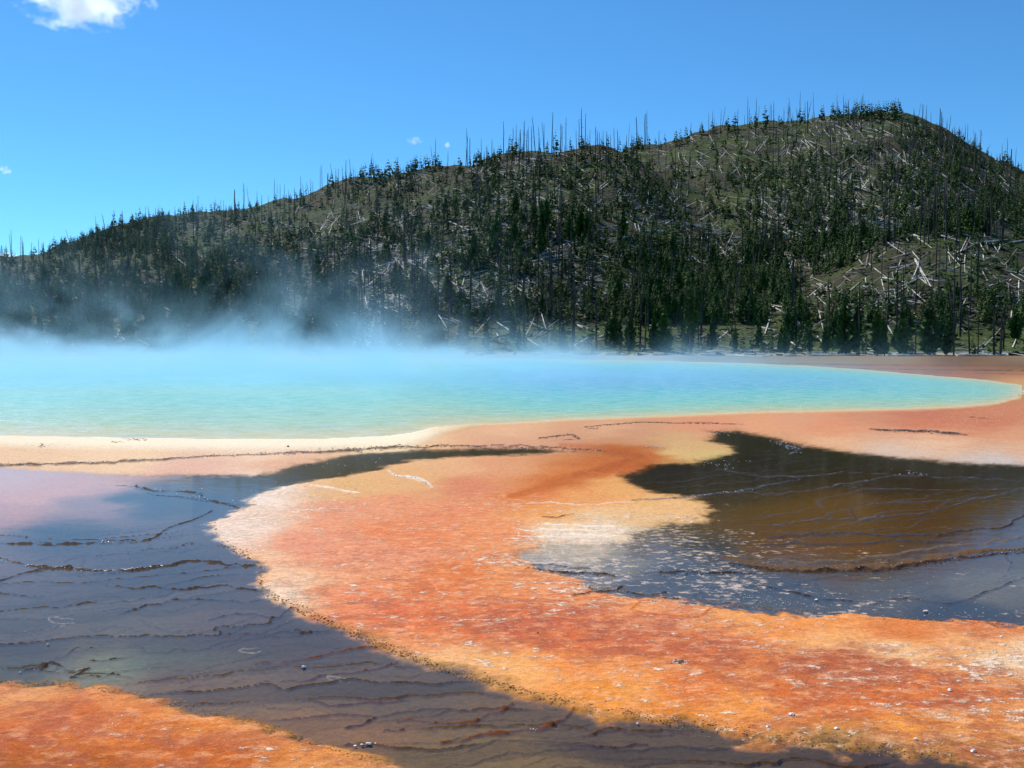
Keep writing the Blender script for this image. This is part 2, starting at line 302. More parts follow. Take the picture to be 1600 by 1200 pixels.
strokes = [
 ([(-40,727),(60,727),(130,725),(240,720),(300,717),(340,713)], 2.6, s2l([92,68,48]), .012),
 ([(340,714),(400,711),(480,709),(560,705),(620,701),(700,697)], 1.5, s2l([85,60,45]), .012),
 ([(700,697),(800,696),(860,700),(945,706)], 1.1, s2l([110,75,60]), .012),
 ([(842,686),(880,681),(895,680),(905,687),(880,689)], 1.0, s2l([95,65,50]), .01),
 ([(915,669),(950,664),(1000,661),(1080,661),(1160,664)], .9, s2l([120,75,60]), .01),
 ([(1360,672),(1400,674),(1460,676),(1510,679)], 2.2, s2l([55,45,36]), .015),
 ([(1515,652),(1545,654)], .8, s2l([80,45,40]), .01),
 ([(210,758),(240,765),(290,768),(315,772),(315,779),(350,788),(380,797)], 1.8, DK, .02),
 ([(215,753),(212,760),(240,766)], 1.0, DK, .015), ([(180,760),(215,760)], .7, DK, .012),
 ([(230,772),(290,776),(320,783),(400,790)], 1.2, DK, .016),
 ([(-40,853),(30,848),(80,852),(120,849),(170,846),(225,845),(245,838),(268,823),(300,812),(332,798)], 1.8, DK, .018),
 ([(-20,868),(10,874),(30,882),(70,888),(110,888),(150,892),(200,891),(250,885),(300,878),(340,878),(398,884)], 2.4, DK, .022),
 ([(-40,912),(0,906),(40,895),(70,890),(110,888)], 2.2, DK, .02),
 ([(95,895),(112,902),(135,896)], .9, DK, .014), ([(100,876),(150,866),(220,864),(310,859)], 1.0, DK, .013),
 ([(165,916),(230,917),(250,920),(290,922),(340,916),(400,918)], 1.6, DK, .018),
 ([(120,943),(170,942),(200,940),(240,930),(270,925)], 1.2, DK, .014),
 ([(185,958),(230,946),(270,938),(330,934),(380,940),(405,936)], 1.4, DK, .016),
 ([(325,970),(350,962),(400,959)], 1.3, DK, .014), ([(330,990),(370,991),(400,988)], 1.3, RB * .6, .012),
 ([(150,905),(200,903),(280,895),(340,890),(400,880)], 1.0, DK, .012),
 ([(0,1007),(30,1003),(60,998)], 1.2, DK, .012),
 ([(30,1050),(55,1044),(80,1038),(100,1044)], 2, DK, .016), ([(85,1030),(120,1015),(150,1008)], 1.2, DK, .014),
 ([(140,1036),(180,1030),(210,1024)], 1.6, DK, .016), ([(100,1048),(140,1045),(110,1056),(160,1058),(205,1054)], 2.0, DK, .016),
 ([(400,1035),(440,1034),(480,1028),(520,1018),(545,1014),(570,1014),(600,1010)], 2.4, RB, .016),
 ([(400,990),(440,988),(480,990),(500,985),(522,978)], 1.4, DK * 1.4, .013), ([(400,962),(430,962),(445,954),(465,952)], 1.5, DK, .013),
 ([(400,1067),(440,1063),(500,1056),(560,1050),(600,1038),(620,1033)], 1.4, RB * .7, .012),
 ([(460,1092),(500,1098),(560,1101),(610,1098),(650,1094)], 1.8, RB * .7, .012),
 ([(540,1135),(560,1130),(585,1118)], 1.8, RB * .5, .013), ([(620,1130),(660,1123),(700,1127),(740,1128),(765,1112),(800,1100)], 2.4, RB, .014),
 ([(600,1143),(630,1136)], 2.0, RB * .6, .013), ([(690,1156),(750,1153),(780,1145),(800,1142),(840,1134),(880,1124),(895,1112)], 3.0, RB, .015),
 ([(910,1145),(960,1140),(1000,1142),(1075,1143)], 2.0, RB * .7, .012),
 ([(890,1168),(960,1163),(1010,1158)], 1.8, RB * .5, .012),
 # right pond
 ([(985,786),(1040,780),(1100,773),(1160,766),(1200,758),(1250,748)], 1.4, GB, .016),
 ([(1150,768),(1220,770),(1300,760),(1400,742),(1500,745),(1600,750)], 1.0, GB, .014),
 ([(1120,732),(1200,745),(1270,742),(1330,737),(1400,742)], 1.1, GB, .014), ([(1210,691),(1250,702),(1235,708)], 2.0, GB, .014),
 ([(1300,757),(1350,762),(1450,764),(1600,762)], .9, GB, .013),
 ([(1200,820),(1260,812),(1330,811),(1380,805),(1450,800),(1500,787),(1540,775),(1600,768)], 1.4, GB * .8, .015),
 ([(1330,785),(1400,786),(1470,782),(1510,775),(1550,765),(1600,761)], 1.1, GB * .8, .014),
 ([(1340,815),(1420,812),(1500,808),(1600,804)], 1.0, GB * .7, .013), ([(1332,790),(1328,800),(1336,808)], .9, GB * .7, .013),
 ([(1200,838),(1250,836),(1300,833),(1420,834),(1500,834)], 2.4, GB * .45, .016),
 ([(1460,838),(1500,830),(1550,826),(1580,820),(1584,812),(1600,806)], 1.7, DK, .018),
 ([(1190,850),(1240,848),(1320,850),(1400,842),(1480,846)], 2.0, GB * .5, .015),
 ([(1130,870),(1200,886),(1260,890),(1320,886),(1400,884),(1470,870),(1530,862),(1600,856)], 4.5, s2l([96,70,44]), .022),
 ([(1140,880),(1200,893),(1260,894),(1380,890),(1460,876),(1600,862)], 2.2, DK, .02),
 ([(1180,874),(1260,880),(1340,872),(1420,862),(1480,852),(1600,842)], 3.0, s2l([100,84,70]), .018),
 ([(1580,858),(1570,868),(1580,880),(1575,892)], 1.4, DK, .014),
 ([(820,889),(860,893),(900,896),(960,898)], 1.5, DK * .8, .02), ([(830,882),(880,884),(920,886)], 1.2, DK, .016),
 ([(895,930),(930,928),(965,922),(972,914)], 2.2, DK, .018), ([(980,925),(1010,931),(1040,926)], 2.2, DK, .016),
 ([(1030,896),(1080,893),(1140,893),(1180,896)], 1.6, DK, .02), ([(840,808),(870,809),(895,808)], 1.0, DK * 1.3, .012),
 ([(1200,918),(1240,924),(1290,934),(1330,937)], 2.0, DK, .016), ([(1365,940),(1440,934),(1480,942),(1520,932),(1560,916),(1600,901)], 1.8, s2l([70,45,34]), .015),
 ([(800,787),(860,788),(930,790),(990,786)], 1.2, s2l([225,190,165]), .008),
 ([(840,819),(900,822),(960,825)], .8, WHT, .006), ([(800,828),(880,830),(930,833)], .9, WHT, .006), ([(860,836),(900,838),(990,842)], .8, WHT, .006), ([(790,838),(850,841),(880,845)], .7, WHT, .006),
 # white encrusted lines
 ([(605,736),(620,745),(650,748),(665,755),(675,762)], 1.8, WHT, .014), ([(480,758),(520,765),(560,772)], 1.2, WHT, .01),
 ([(985,933),(1000,943),(985,952),(1020,962),(1080,967),(1110,958)], 1.5, s2l([215,115,40]), .01),
 ([(1150,940),(1120,948),(1180,968),(1250,985)], 1.0, s2l([200,120,60]), .008),
]
strokes += [([(1200,568),(1350,571),(1600,572)], .8, s2l([92,60,40]), .0), ([(1330,576),(1450,579),(1640,580)], .8, s2l([80,50,32]), .0), ([(1300,573),(1450,574.5),(1640,575)], .7, s2l([150,80,45]), .0), ([(1400,583),(1500,584),(1640,586)], .5, s2l([120,60,40]), .0)]  # far-shore strips: tree reflections in the water film, put into the colour
for i, s in enumerate(strokes): stroke(s[0], s[1], s[2], s[3] * .8, .92, i + 1)
stroke([(880,697),(950,701),(1008,711),(1000,722),(940,738),(870,756),(800,776)], 8, s2l([168,78,24]), 0, .5, 901, .3)
stroke([(900,705),(960,709),(1000,714),(960,728),(900,742)], 5, s2l([140,66,26]), 0, .35, 902, .3)
# ring shaped crusts on the dark mat
for (cx_, cy_, rx, ry) in [(530,1055,20,4.5),(392,1015,18,4),(98,967,24,5),(75,985,34,9),(1160,1072,0,0)]:
    if rx:
        an = np.linspace(0.3, 5.6, 14)
        stroke([(cx_ + rx * math.cos(t) * random.uniform(.85, 1.1), cy_ + ry * math.sin(t) * random.uniform(.8, 1.1)) for t in an], .75 if ry < 8 else .4, s2l([175,160,138]), .004, .6 if ry < 8 else .25, int(cx_), .9)
# many fainter terracette edges
rl = random.Random(5)
for i in range(0):
    y0 = rl.uniform(800, 1190); x0 = rl.uniform(-60, 1100)
    ln = rl.uniform(40, 190); pr = (y0 - HOR) / 300
    sl_ = rl.uniform(-.16, .03)
    n = max(3, int(ln / 35)); pts = [(x0 + ln * k / n, y0 + sl_ * ln * k / n + rl.uniform(-2, 2) * pr) for k in range(n + 1)]
    if sdist(W1, np.array([p[0] for p in pts]), np.array([p[1] for p in pts])).min() < 12: continue
    warm = min(1, max(0, (y0 - 930) / 150)); c = DK * (1 - warm) * 1.3 + RB * .8 * warm
    stroke(pts, rl.uniform(.5, 1.1) * pr ** .4, c, rl.uniform(.004, .01), rl.uniform(.3, .7), 100 + i)
for i in range(0):
    y0 = rl.uniform(690, 960); x0 = rl.uniform(990, 1640); ln = rl.uniform(40, 200); sl_ = rl.uniform(-.1, .04)
    n = max(3, int(ln / 35)); pts = [(x0 + ln * k / n, y0 + sl_ * ln * k / n + rl.uniform(-2, 2)) for k in range(n + 1)]
    if sdist(W3, np.array([p[0] for p in pts]), np.array([p[1] for p in pts])).min() < 10: continue
    c = GB * .6 if y0 < 880 else (DK if rl.random() < .6 else WHT * .5)
    stroke(pts, rl.uniform(.5, 1.0), c, rl.uniform(.006, .012), rl.uniform(.3, .7), 300 + i)
# the pool basin
basin = ss(-2, 14, dp)
z = z * (1 - basin) - .35 * basin
# behind the far shore the sheet dips under the meadow
pts3 = np.stack([X, Y, z], -1).reshape(-1, 3)
gm = NT("microbial_mat")
g_pos = gm.pos(); ca = gm.attr("mat_colour"); ma = gm.sep(gm.attr("mat_mask").outputs['Vector'])
flat = gm.scalev(g_pos, (.74, 1, 1))
big = gm.noise(flat, 1.6, 3, .6); fleckn = gm.noise(flat, 11, 5, .68); fl2 = gm.noise(flat, 33, 4, .7); fine = gm.noise(g_pos, 85, 4, .75)
mot = gm.noise(flat, 4.2, 5, .65, .4)
th = gm.math('SUBTRACT', gm.math('SUBTRACT', .655, gm.math('MULTIPLY', ma[0], .15)), gm.math('MULTIPLY', gm.math('SUBTRACT', big, .5), .30))
v = gm.math('ADD', gm.math('MULTIPLY', fleckn, .72), gm.math('MULTIPLY', fl2, .28))
fl = gm.rng(v, gm.math('SUBTRACT', th, .02), gm.math('ADD', th, .09))
c0 = ca.outputs['Color']
mk = gm.rng(gm.math('ADD', mot, gm.math('MULTIPLY', ma[1], .12)), .54, .66)
c1 = gm.mix(gm.math('MULTIPLY', mk, gm.math('MULTIPLY', ma[1], .75)), c0, (.36, .095, .05), 'MIX')
orn = gm.rng(gm.noise(flat, 6.5, 5, .7, .3), .52, .68)
c1 = gm.mix(gm.math('MULTIPLY', orn, gm.math('MULTIPLY', ma[1], .6)), c1, (.62, .18, .03), 'MIX')
wht = gm.mix(gm.rng(fine, .35, .65), (.72, .46, .30), (.86, .72, .56))
lite = gm.math('MULTIPLY', gm.rng(gm.noise(flat, 7.5, 6, .72, .2), .48, .66), gm.math('SUBTRACT', 1.0, ma[2]))
c1 = gm.mix(gm.math('MULTIPLY', lite, gm.math('MULTIPLY', gm.math('MINIMUM', gm.math('MULTIPLY', ma[0], 2.0), 1.0), .5)), c1, (.86, .44, .22))
dk = gm.rng(gm.noise(flat, 16, 5, .75), .54, .66)
c1 = gm.mix(gm.math('MULTIPLY', dk, gm.math('MULTIPLY', gm.math('ADD', ma[1], .15), .5)), c1, (.26, .07, .02))
c2 = gm.mix(gm.math('MULTIPLY', fl, gm.math('MULTIPLY', gm.math('MINIMUM', gm.math('MULTIPLY', ma[0], 3.0), 1.0), .85)), c1, wht)
gr = gm.rng(gm.math('ADD', gm.math('MULTIPLY', fine, .5), gm.math('MULTIPLY', fl2, .5)), .32, .68, .55, 1.42, False)
c3 = gm.mix(1.0, c2, gm.n("ShaderNodeCombineColor").outputs[0], 'MULTIPLY')
cc = c3.node.inputs[7].links[0].from_node
for k in range(3): gm.l(gr, cc.inputs[k])
hsum = gm.math('ADD', gm.math('ADD', gm.math('MULTIPLY', fleckn, 1.0), gm.math('MULTIPLY', fine, .35)), gm.math('MULTIPLY', fl, .5))
gb = gm.bump(hsum, gm.math('SUBTRACT', .8, gm.math('MULTIPLY', ma[2], .6)), .02)
gm.bsdf(c3, .8, .08, gb)
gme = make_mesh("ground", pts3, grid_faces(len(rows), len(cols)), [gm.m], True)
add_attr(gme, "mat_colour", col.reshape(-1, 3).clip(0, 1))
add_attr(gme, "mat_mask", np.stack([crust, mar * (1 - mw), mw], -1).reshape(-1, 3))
tag(link("ground", gme), kind="structure")

# thin film of runoff water lying over the dark mats
wm = NT("shallow_water")
wp = wm.pos()
wn = wm.math('ADD', wm.noise(wm.scalev(wp, (.6, 1, 1)), 3.5, 3, .6), wm.math('MULTIPLY', wm.noise(wp, 22, 3, .6), .35))
wb = wm.bump(wn, .16, .01)
fz = wm.n("ShaderNodeFresnel"); fz.inputs[0].default_value = 1.33; wm.l(wb, fz.inputs[1])
gl = wm.n("ShaderNodeBsdfGlossy"); gl.inputs['Roughness'].default_value = .05; wm.l(wb, gl.inputs['Normal'])
tr = wm.n("ShaderNodeBsdfTransparent"); tr.inputs[0].default_value = (.95, .96, .96, 1)
mx = wm.n("ShaderNodeMixShader"); wm.l(wm.math('MULTIPLY', fz.outputs[0], 1.0), mx.inputs[0]); wm.l(tr.outputs[0], mx.inputs[1]); wm.l(gl.outputs[0], mx.inputs[2]); wm.l(mx.outputs[0], wm.out.inputs[0])
cov = wm.rng(wm.math('ADD', wm.sep(wm.attr("film").outputs['Vector'])[0], wm.math('MULTIPLY', wm.math('SUBTRACT', wm.noise(wp, 14, 4, .65), .5), .5)), .30, .68)
wm.l(wm.math('MULTIPLY', fz.outputs[0], wm.math('MULTIPLY', cov, .85)), mx.inputs[0])
SB = (slice(0, None, 3), slice(0, None, 3))
WXg, WYg, WWg = X[SB], Y[SB], wet[SB]
wfc = grid_faces(*WXg.shape); kfw = (WWg.ravel()[wfc] > .03).any(1) & (WYg.ravel()[wfc].min(1) > -30)
wme = make_mesh("shallow_water", np.stack([WXg, WYg, np.zeros(WXg.shape)], -1).reshape(-1, 3), wfc[kfw], [wm.m], True)
add_attr(wme, "film", np.stack([WWg] * 3, -1).reshape(-1, 3))
tag(link("shallow_water", wme), kind="structure")

# the hot spring itself
SPR = np.array(POOL, float)
a1 = np.arange(546.5, 560, .5); a2 = np.arange(560, 705, 1.2)
rr = np.array([on_ground(0, p)[1] for p in np.concatenate([a2[::-1], a1[::-1]])])
ucs = np.concatenate([np.linspace(-1.9, -.65, 60), np.linspace(-.64, .62, 330)])
SX = ucs[None, :] * (rr * CP + H * SP)[:, None]; SY = np.repeat(rr[:, None], len(ucs), 1)
spx, spy = project(SX, SY, 0.0)
sdp = sdist(POOL, spx + 3 * fbm(SX * .5, SY * .5, 5), spy + .8 * fbm(SX * .6, SY * .6, 6))
# metres from the shore, roughly: blend of pixel distances
sw = sdp / 3 + 1.6 * fbm(SX * .15, SY * .15, 40) * ss(2, 12, sdp / 3)
farside = ss(615, 585, spy)
q = sw * (1 + 2.2 * farside) / (1 + 2.4 * (1 - ss(500, 900, spx)))
stops = [(-4, (240, 222, 160)), (0, (236, 212, 140)), (2.5, (222, 204, 128)), (8, (176, 206, 150)), (18, (128, 208, 180)), (32, (96, 202, 198)), (55, (74, 186, 206)), (90, (66, 172, 214))]
xs_ = [s[0] for s in stops]; cs_ = np.array([s2l(s[1]) for s in stops])
scol = np.stack([np.interp(q, xs_, cs_[:, k]) for k in range(3)], -1) * .82
keep = sdp > -5
fc = grid_faces(len(rr), len(ucs)); kf = keep.ravel()[fc].all(1)
pm = NT("spring_water")
pp = pm.pos(); pn = pm.math('ADD', pm.noise(pm.scalev(pp, (.5, 1, 1)), 2.6, 4, .65), pm.math('MULTIPLY', pm.noise(pm.scalev(pp, (.6, 1, 1)), 9, 3, .6), .5))
pc0 = pm.mix(pm.rng(pn, .5, 1.0, .0, .4), pm.attr("water_colour").outputs['Color'], (.75, .9, .85))
pc = pm.mix(pm.math('MULTIPLY', pm.rng(pm.noise(pm.scalev(pp, (.25, 1, 1)), 1.1, 4, .7), .5, .7), .25), pc0, (.12, .40, .50))
pm.bsdf(pc, .22, .12, pm.bump(pn, 1.0, .06))
sme = make_mesh("spring_water", np.stack([SX, SY, np.full(SX.shape, .022)], -1).reshape(-1, 3), fc[kf], [pm.m], True)
add_attr(sme, "water_colour", scol.reshape(-1, 3))
tag(link("spring_water", sme), kind="structure")

# ------------------------------------------------------------------ hills
LA = ([-400, 300, 400, 440, 500, 560, 640, 720, 790, 850, 940, 1000, 1100, 1200, 1300, 1500, 2200], [560, 540, 455, 430, 392, 355, 312, 275, 247, 241, 241, 262, 325, 395, 440, 500, 560], 176, 330)
LB = ([-1200, -300, 0, 40, 60, 110, 180, 250, 300, 400, 440, 480, 540, 600, 700, 780, 900, 1000, 1200, 2200], [440, 425, 412, 406, 400, 379, 360, 343, 337, 330, 320, 304, 288, 280, 270, 262, 270, 300, 420, 520], 185, 430)
LC = ([400, 700, 800, 900, 980, 1050, 1110, 1160, 1240, 1290, 1340, 1400, 1440, 1480, 1520, 1570, 1600, 1700, 1900, 2600], [470, 340, 285, 250, 238, 224, 208, 200, 192, 185, 182, 180, 192, 208, 232, 256, 270, 320, 400, 500], 205, 470)
LD = ([900, 1150, 1200, 1270, 1320, 1380, 1430, 1470, 1530, 1600, 1700, 1900, 2600], [545, 528, 495, 447, 413, 382, 366, 363, 366, 384, 420, 480, 530], 158, 235)
def terrain(x, d):
    px = 800 + F * (x / d) * 1.007
    acc = 0; k = 3.0
    for (xs, ys, B, R) in (LA, LB, LC, LD):
        py = np.interp(px, xs, ys)
        py = (py + np.interp(px - 18, xs, ys) + np.interp(px + 18, xs, ys)) / 3
        b = (600 - py) / F; zr = H + R * (-SP + b * CP) / (CP + b * SP)
        s = (d - B) / (R - B); m = np.where(s < 1, 1.0, .7)
        g = 1 - np.sqrt(((s - 1) * m) ** 2 + .0016) + .04
        acc = acc + np.exp(np.clip(np.maximum(g, -.2) * zr, -6, 200) / k)
    hz = k * np.log(acc) - k * np.log(4) * .9
    hz = np.maximum(hz, 0)
    foot = 4.6 * ss(138, 186, d) + .8 * ss(128, 140, d)
    up = ss(165, 230, d)
    n = up * (3.4 * fbm(x / 45, d / 60, 71, 4) + 1.3 * fbm(x / 14, d / 20, 72, 4) - 2.0 * (1 - np.abs(fbm(x / 26 + d / 160, d / 150, 75, 3))) ** 6 * ss(180, 240, d)) + ss(130, 160, d) * .35 * fbm(x / 6, d / 6, 73, 3)
    far = np.where(d > 620, np.minimum(1, (d - 620) / 200), 0)
    return (foot + hz + n) * (1 - far) - .1 + .0 * x
drows = np.concatenate([np.arange(124, 300, 1.3), np.arange(300, 500, 1.8), np.arange(500, 900, 10)])
ucol = np.concatenate([np.linspace(-1.9, -.6, 90), np.linspace(-.59, .59, 560), np.linspace(.6, 1.9, 90)])
TX = ucol[None, :] * drows[:, None]; TD = np.repeat(drows[:, None], len(ucol), 1)
TZ = terrain(TX, TD); TZ[0] = -.3; TZ[1] = -.15
tpx, tpy = project(TX, TD, TZ)
hm = NT("hillside_soil")
hp = hm.pos(); h1 = hm.noise(hp, .05, 4, .6); h2 = hm.noise(hp, .35, 5, .7); h3 = hm.noise(hp, 2.2, 4, .7)
hc = hm.mix(hm.rng(h1, .4, .62), (.056, .050, .030), (.060, .092, .020))
hc = hm.mix(hm.rng(h2, .5, .68), hc, (.125, .118, .095))
hc = hm.mix(hm.math('MULTIPLY', hm.rng(h3, .48, .62), .8), hc, (.018, .024, .009))
red = hm.noise(hp, .028, 3, .5)
hc = hm.mix(hm.math('MULTIPLY', hm.rng(red, .6, .7), .5), hc, (.075, .045, .022))
zz_ = hm.sep(hp)
hc = hm.mix(hm.math('MULTIPLY', hm.rng(zz_[2], 9, 2), .8), hc, hm.mix(hm.rng(h2, .4, .6), (.055, .085, .018), (.10, .12, .04)))
hc = hm.mix(hm.math('MULTIPLY', hm.rng(zz_[2], .6, .25), .85), hc, (.42, .40, .34))
hm.bsdf(hc, .95, .1, hm.bump(hm.math('ADD', h2, hm.math('MULTIPLY', h3, .4)), 1.0, .9))
hme = make_mesh("hillside", np.stack([TX, TD, TZ], -1).reshape(-1, 3), grid_faces(len(drows), len(ucol)), [hm.m], True)
tag(link("hillside", hme), kind="structure")
pv = np.array([(-6000, -6000, -.6), (6000, -6000, -.6), (6000, 6000, -.6), (-6000, 6000, -.6)])
tag(link("ground_plain", make_mesh("ground_plain", pv, [(0, 1, 2, 3)], [hm.m])), kind="structure")

MD = np.concatenate([np.arange(126, 300, 1.2), np.arange(300, 520, 2.0)])
def hit(px, py):
    """where rays through pixels meet the hill; returns x,y,z, ok"""
    px = np.atleast_1d(np.asarray(px, float)); py = np.atleast_1d(np.asarray(py, float))
    a, yy, zz = ray(px, py)
    X_ = (a / yy)[:, None] * MD[None, :]; ZR = H + (zz / yy)[:, None] * MD[None, :]
    ZT = terrain(X_, np.repeat(MD[None, :], len(px), 0))
    under = ZT > ZR; ok = under.any(1); i = under.argmax(1)
    d = MD[i]; x = X_[np.arange(len(px)), i]
    return x, d, terrain(x, d), ok
# skyline height at each column
usk = np.linspace(-200, 1800, 501)
sk = np.array([tpy[:, j].min() for j in range(len(ucol))]); skx = np.array([tpx[tpy[:, j].argmin(), j] for j in range(len(ucol))])
def skyline(px): return np.interp(px, skx, sk)

# ------------------------------------------------------------------ vegetation meshes
def needle_mat(name, a, b):
    m = NT(name); p = m.pos(); oi = m.n("ShaderNodeObjectInfo")
    c = m.mix(m.rng(m.noise(p, .22, 3, .6), .35, .65), a, b)
    c = m.mix(m.math('MULTIPLY', m.rng(m.noise(p, 2.5, 2, .6), .45, .7), .5), c, tuple(k * 1.9 for k in b))
    m.bsdf(c, .7, .15); return m.m
M_needle = needle_mat("pine_needles", (.012, .038, .008), (.040, .092, .012))
def bark(name, a, b, sc_):
    m = NT(name); p = m.pos(); c = m.mix(m.rng(m.noise(p, sc_, 4, .7), .35, .65), a, b); m.bsdf(c, .85, .2); return m.m
M_bark = bark("pine_bark", (.05, .04, .03), (.09, .07, .055), 1.5)
M_char = bark("charred_bark", (.018, .016, .015), (.075, .07, .066), .35)
M_grey = bark("weathered_wood", (.36, .34, .30), (.74, .71, .64), .5)
M_wood2 = bark("brown_weathered_wood", (.17, .155, .13), (.34, .32, .28), .5)

def pine_geo(rs, n_whorl=15, nb=7, narrow=.16, tufts=2, bw=(.14, .3), jit=.25, z0=.07):
    """unit-height crown (z 0.06..1): drooping ragged branch blades"""
    V = []; Fc = []
    lean = rs.uniform(-.02, .02)
    for w_ in range(n_whorl):
        t = (w_ + rs.uniform(-.3, .3)) / n_whorl; zc = z0 + (1 - z0) * t ** .93
        rad = narrow * (1 - t) ** .88 * (1.0 if t > .12 else .55 + 3.5 * t) + .012
        rad *= rs.uniform(1 - jit, 1 + jit)
        for b_ in range(nb if t < .75 else max(3, nb - 3)):
            an = rs.uniform(0, 2 * math.pi); r = rad * rs.uniform(.6, 1.2)
            ca_, sa_ = math.cos(an), math.sin(an); zb = zc + rs.uniform(-.02, .02)
            wd = r * rs.uniform(*bw) + .004; dr = rs.uniform(-.35, .35) * r
            i = len(V); cx0 = lean * zb
            tip = (cx0 + ca_ * r, sa_ * r, zb + dr + r * .2)
            V += [(cx0, 0, zb + .02), (cx0 + ca_ * r * .55 - sa_ * wd, sa_ * r * .55 + ca_ * wd, zb - r * .15 + rs.uniform(-.01, .01)), tip,
                  (cx0 + ca_ * r * .55 + sa_ * wd, sa_ * r * .55 - ca_ * wd, zb - r * .15 + rs.uniform(-.01, .01)), (cx0 + ca_ * r * .6, sa_ * r * .6, zb + r * .35 + .008)]
            Fc += [(i, i + 1, i + 4), (i + 1, i + 2, i + 4), (i + 2, i + 3, i + 4), (i + 3, i, i + 4)][: 2 + tufts]
    i = len(V)
    V += [(lean - .008, 0, .93), (lean + .008, 0, .93), (lean, .002, 1.02)]; Fc.append((i, i + 1, i + 2))
    return np.array(V), np.array(Fc)
def tube_geo(path, rad, n=5):
    """tube along points with radii"""
    V = []; Fc = []
    path = [Vector(p) for p in path]
    for k, p in enumerate(path):
        dd = (path[min(k + 1, len(path) - 1)] - path[max(k - 1, 0)]).normalized()
        u = dd.orthogonal().normalized(); vv = dd.cross(u)
        for j in range(n):
            an = 2 * math.pi * j / n; V.append(tuple(p + (u * math.cos(an) + vv * math.sin(an)) * rad[k]))
    for k in range(len(path) - 1):
        for j in range(n):
            a = k * n + j; b = k * n + (j + 1) % n; Fc += [(a, b, b + n), (a, b + n, a + n)]
    for j in range(1, n - 1): Fc.append((0, j + 1, j)); e = (len(path) - 1) * n; Fc.append((e, e + j, e + j + 1))
    return np.array(V), np.array(Fc)
def join(parts):
    V = []; Fc = []; o = 0
    for v_, f_ in parts: V.append(v_); Fc.append(f_ + o); o += len(v_)
    return np.concatenate(V), np.concatenate(Fc)
def snag_geo(rs, stubs=10, n=5, broken=False):
    """unit height dead standing trunk with stub branches"""
    bend = rs.uniform(-.015, .015)
    ps = [(0, 0, -.03), (bend * .4, 0, .35), (bend, bend * .4, .7), (bend * .6, 0, .9), (bend * .2, 0, 1.0)]
    rd = [.013, .0115, .009, .0065, .002] if not broken else [.018, .016, .0135, .012, .008]
    parts = [tube_geo(ps, rd, n)]
    for k in range(stubs):
        zc = rs.uniform(.3, .96); an = rs.uniform(0, 6.28); L = rs.uniform(.02, .085) * (1.15 - zc * .6)
        b = (bend * zc, 0, zc); e = (b[0] + math.cos(an) * L, math.sin(an) * L, zc + rs.uniform(-.02, .035))
        parts.append(tube_geo([b, e], [.0035, .0012], 3))
    return join(parts)
def log_geo(rs, n=6, stubs=4):
    """unit length log along x from 0 to 1"""
    bz = rs.uniform(-.01, .015); by = rs.uniform(-.03, .03)
    parts = [tube_geo([(0, 0, 0), (.33, by, bz), (.66, by * .8, bz), (1, 0, 0)], [.022, .019, .015, .008], n)]
    for k in range(stubs):
        t = rs.uniform(.3, .95); an = rs.uniform(-.3, 3.4); L = rs.uniform(.03, .08)
        parts.append(tube_geo([(t, by * .8, bz), (t + .03, by * .8 + math.cos(an) * L, bz + abs(math.sin(an)) * L)], [.005, .0015], 3))
    return join(parts)
rsx = np.random.RandomState(3)

# ------------------------------------------------------------------ placing on the hill
def dens_pine(px, py):
    sky_ = skyline(px); k = py - sky_
    d = .75 + 0 * px
    d = np.where(px > 1180, 1.05, d)
    d = np.where((px < 270), 3.6, d)
    d = np.where((px < 420) & (px >= 270), 1.0, d)
    d = np.where((px < 420) & (py > 400), 1.3, d)
    d = np.where((px >= 420) & (px < 620) & (py > 330), .75, d)
    d = np.where((px >= 420) & (px < 560) & (py > 430), 1.1, d)
    d = np.where((px >= 540) & (px < 640) & (k < 60), 1.2, d)
    d = np.where((px >= 560) & (px < 700) & (py > 440), .9, d)
    d = np.where((px >= 700) & (px < 850) & (py > 430), .8, d)
    d = np.where((px >= 820) & (px < 1000) & (py < 400), .65, d)
    d = np.where((px >= 850) & (px < 1000) & (py > 400), 1.1, d)
    low = 415 - (px - 1000) * .11
    d = np.where((px >= 1000) & (px < 1360) & (py > low), 3.0, d)
    knoll = np.interp(px, [1200, 1270, 1320, 1380, 1430, 1600, 1700], [500, 450, 416, 384, 368, 370, 400])
    d = np.where((px >= 1290) & (py > low - 10) & (py < knoll), 3.2, d)
    d = np.where((px > 1480) & (py > 300) & (py < knoll), 2.4, d)
    d = np.where((px >= 1255) & (py > knoll + 2), .13, d)
    d = np.where((px >= 1255) & (py > 455), .8, d)
    d = np.where((px >= 1020) & (px < 1400) & (k < 60), .16, d)
    d = np.where((py > 518), .22, d)
    d = np.where((py > 508) & (px > 700), .03, d)
    d = np.where((py > 500) & (px < 700), .6, d)
    cl = fbm(px / 42, py / 26, 90, 3)
    return np.where(px < 270, d, d * np.clip(1 + 1.6 * cl, .12, 2.2))
def scatter(n, dens, seed, y1=552, xr=(-140, 1740)):
    rs = np.random.RandomState(seed); out = []
    tot = 0
    while tot < n:
        px = rs.uniform(xr[0], xr[1], 6000); s0 = skyline(px); py = s0 + 2 + (y1 - s0 - 2) * rs.uniform(0, 1, 6000)
        acc = rs.uniform(0, 4.2, 6000) < dens(px, py) * (y1 - s0) / 380
        out.append(np.stack([px[acc], py[acc]], 1)); tot += acc.sum()
    p = np.concatenate(out)[:n]
    x, y_, z_, ok = hit(p[:, 0], p[:, 1])
    return x[ok], y_[ok], z_[ok], p[ok]
ROWS_ = ["on the skyline", "high on the slope", "halfway up the slope", "low on the slope", "at the hill's foot"]
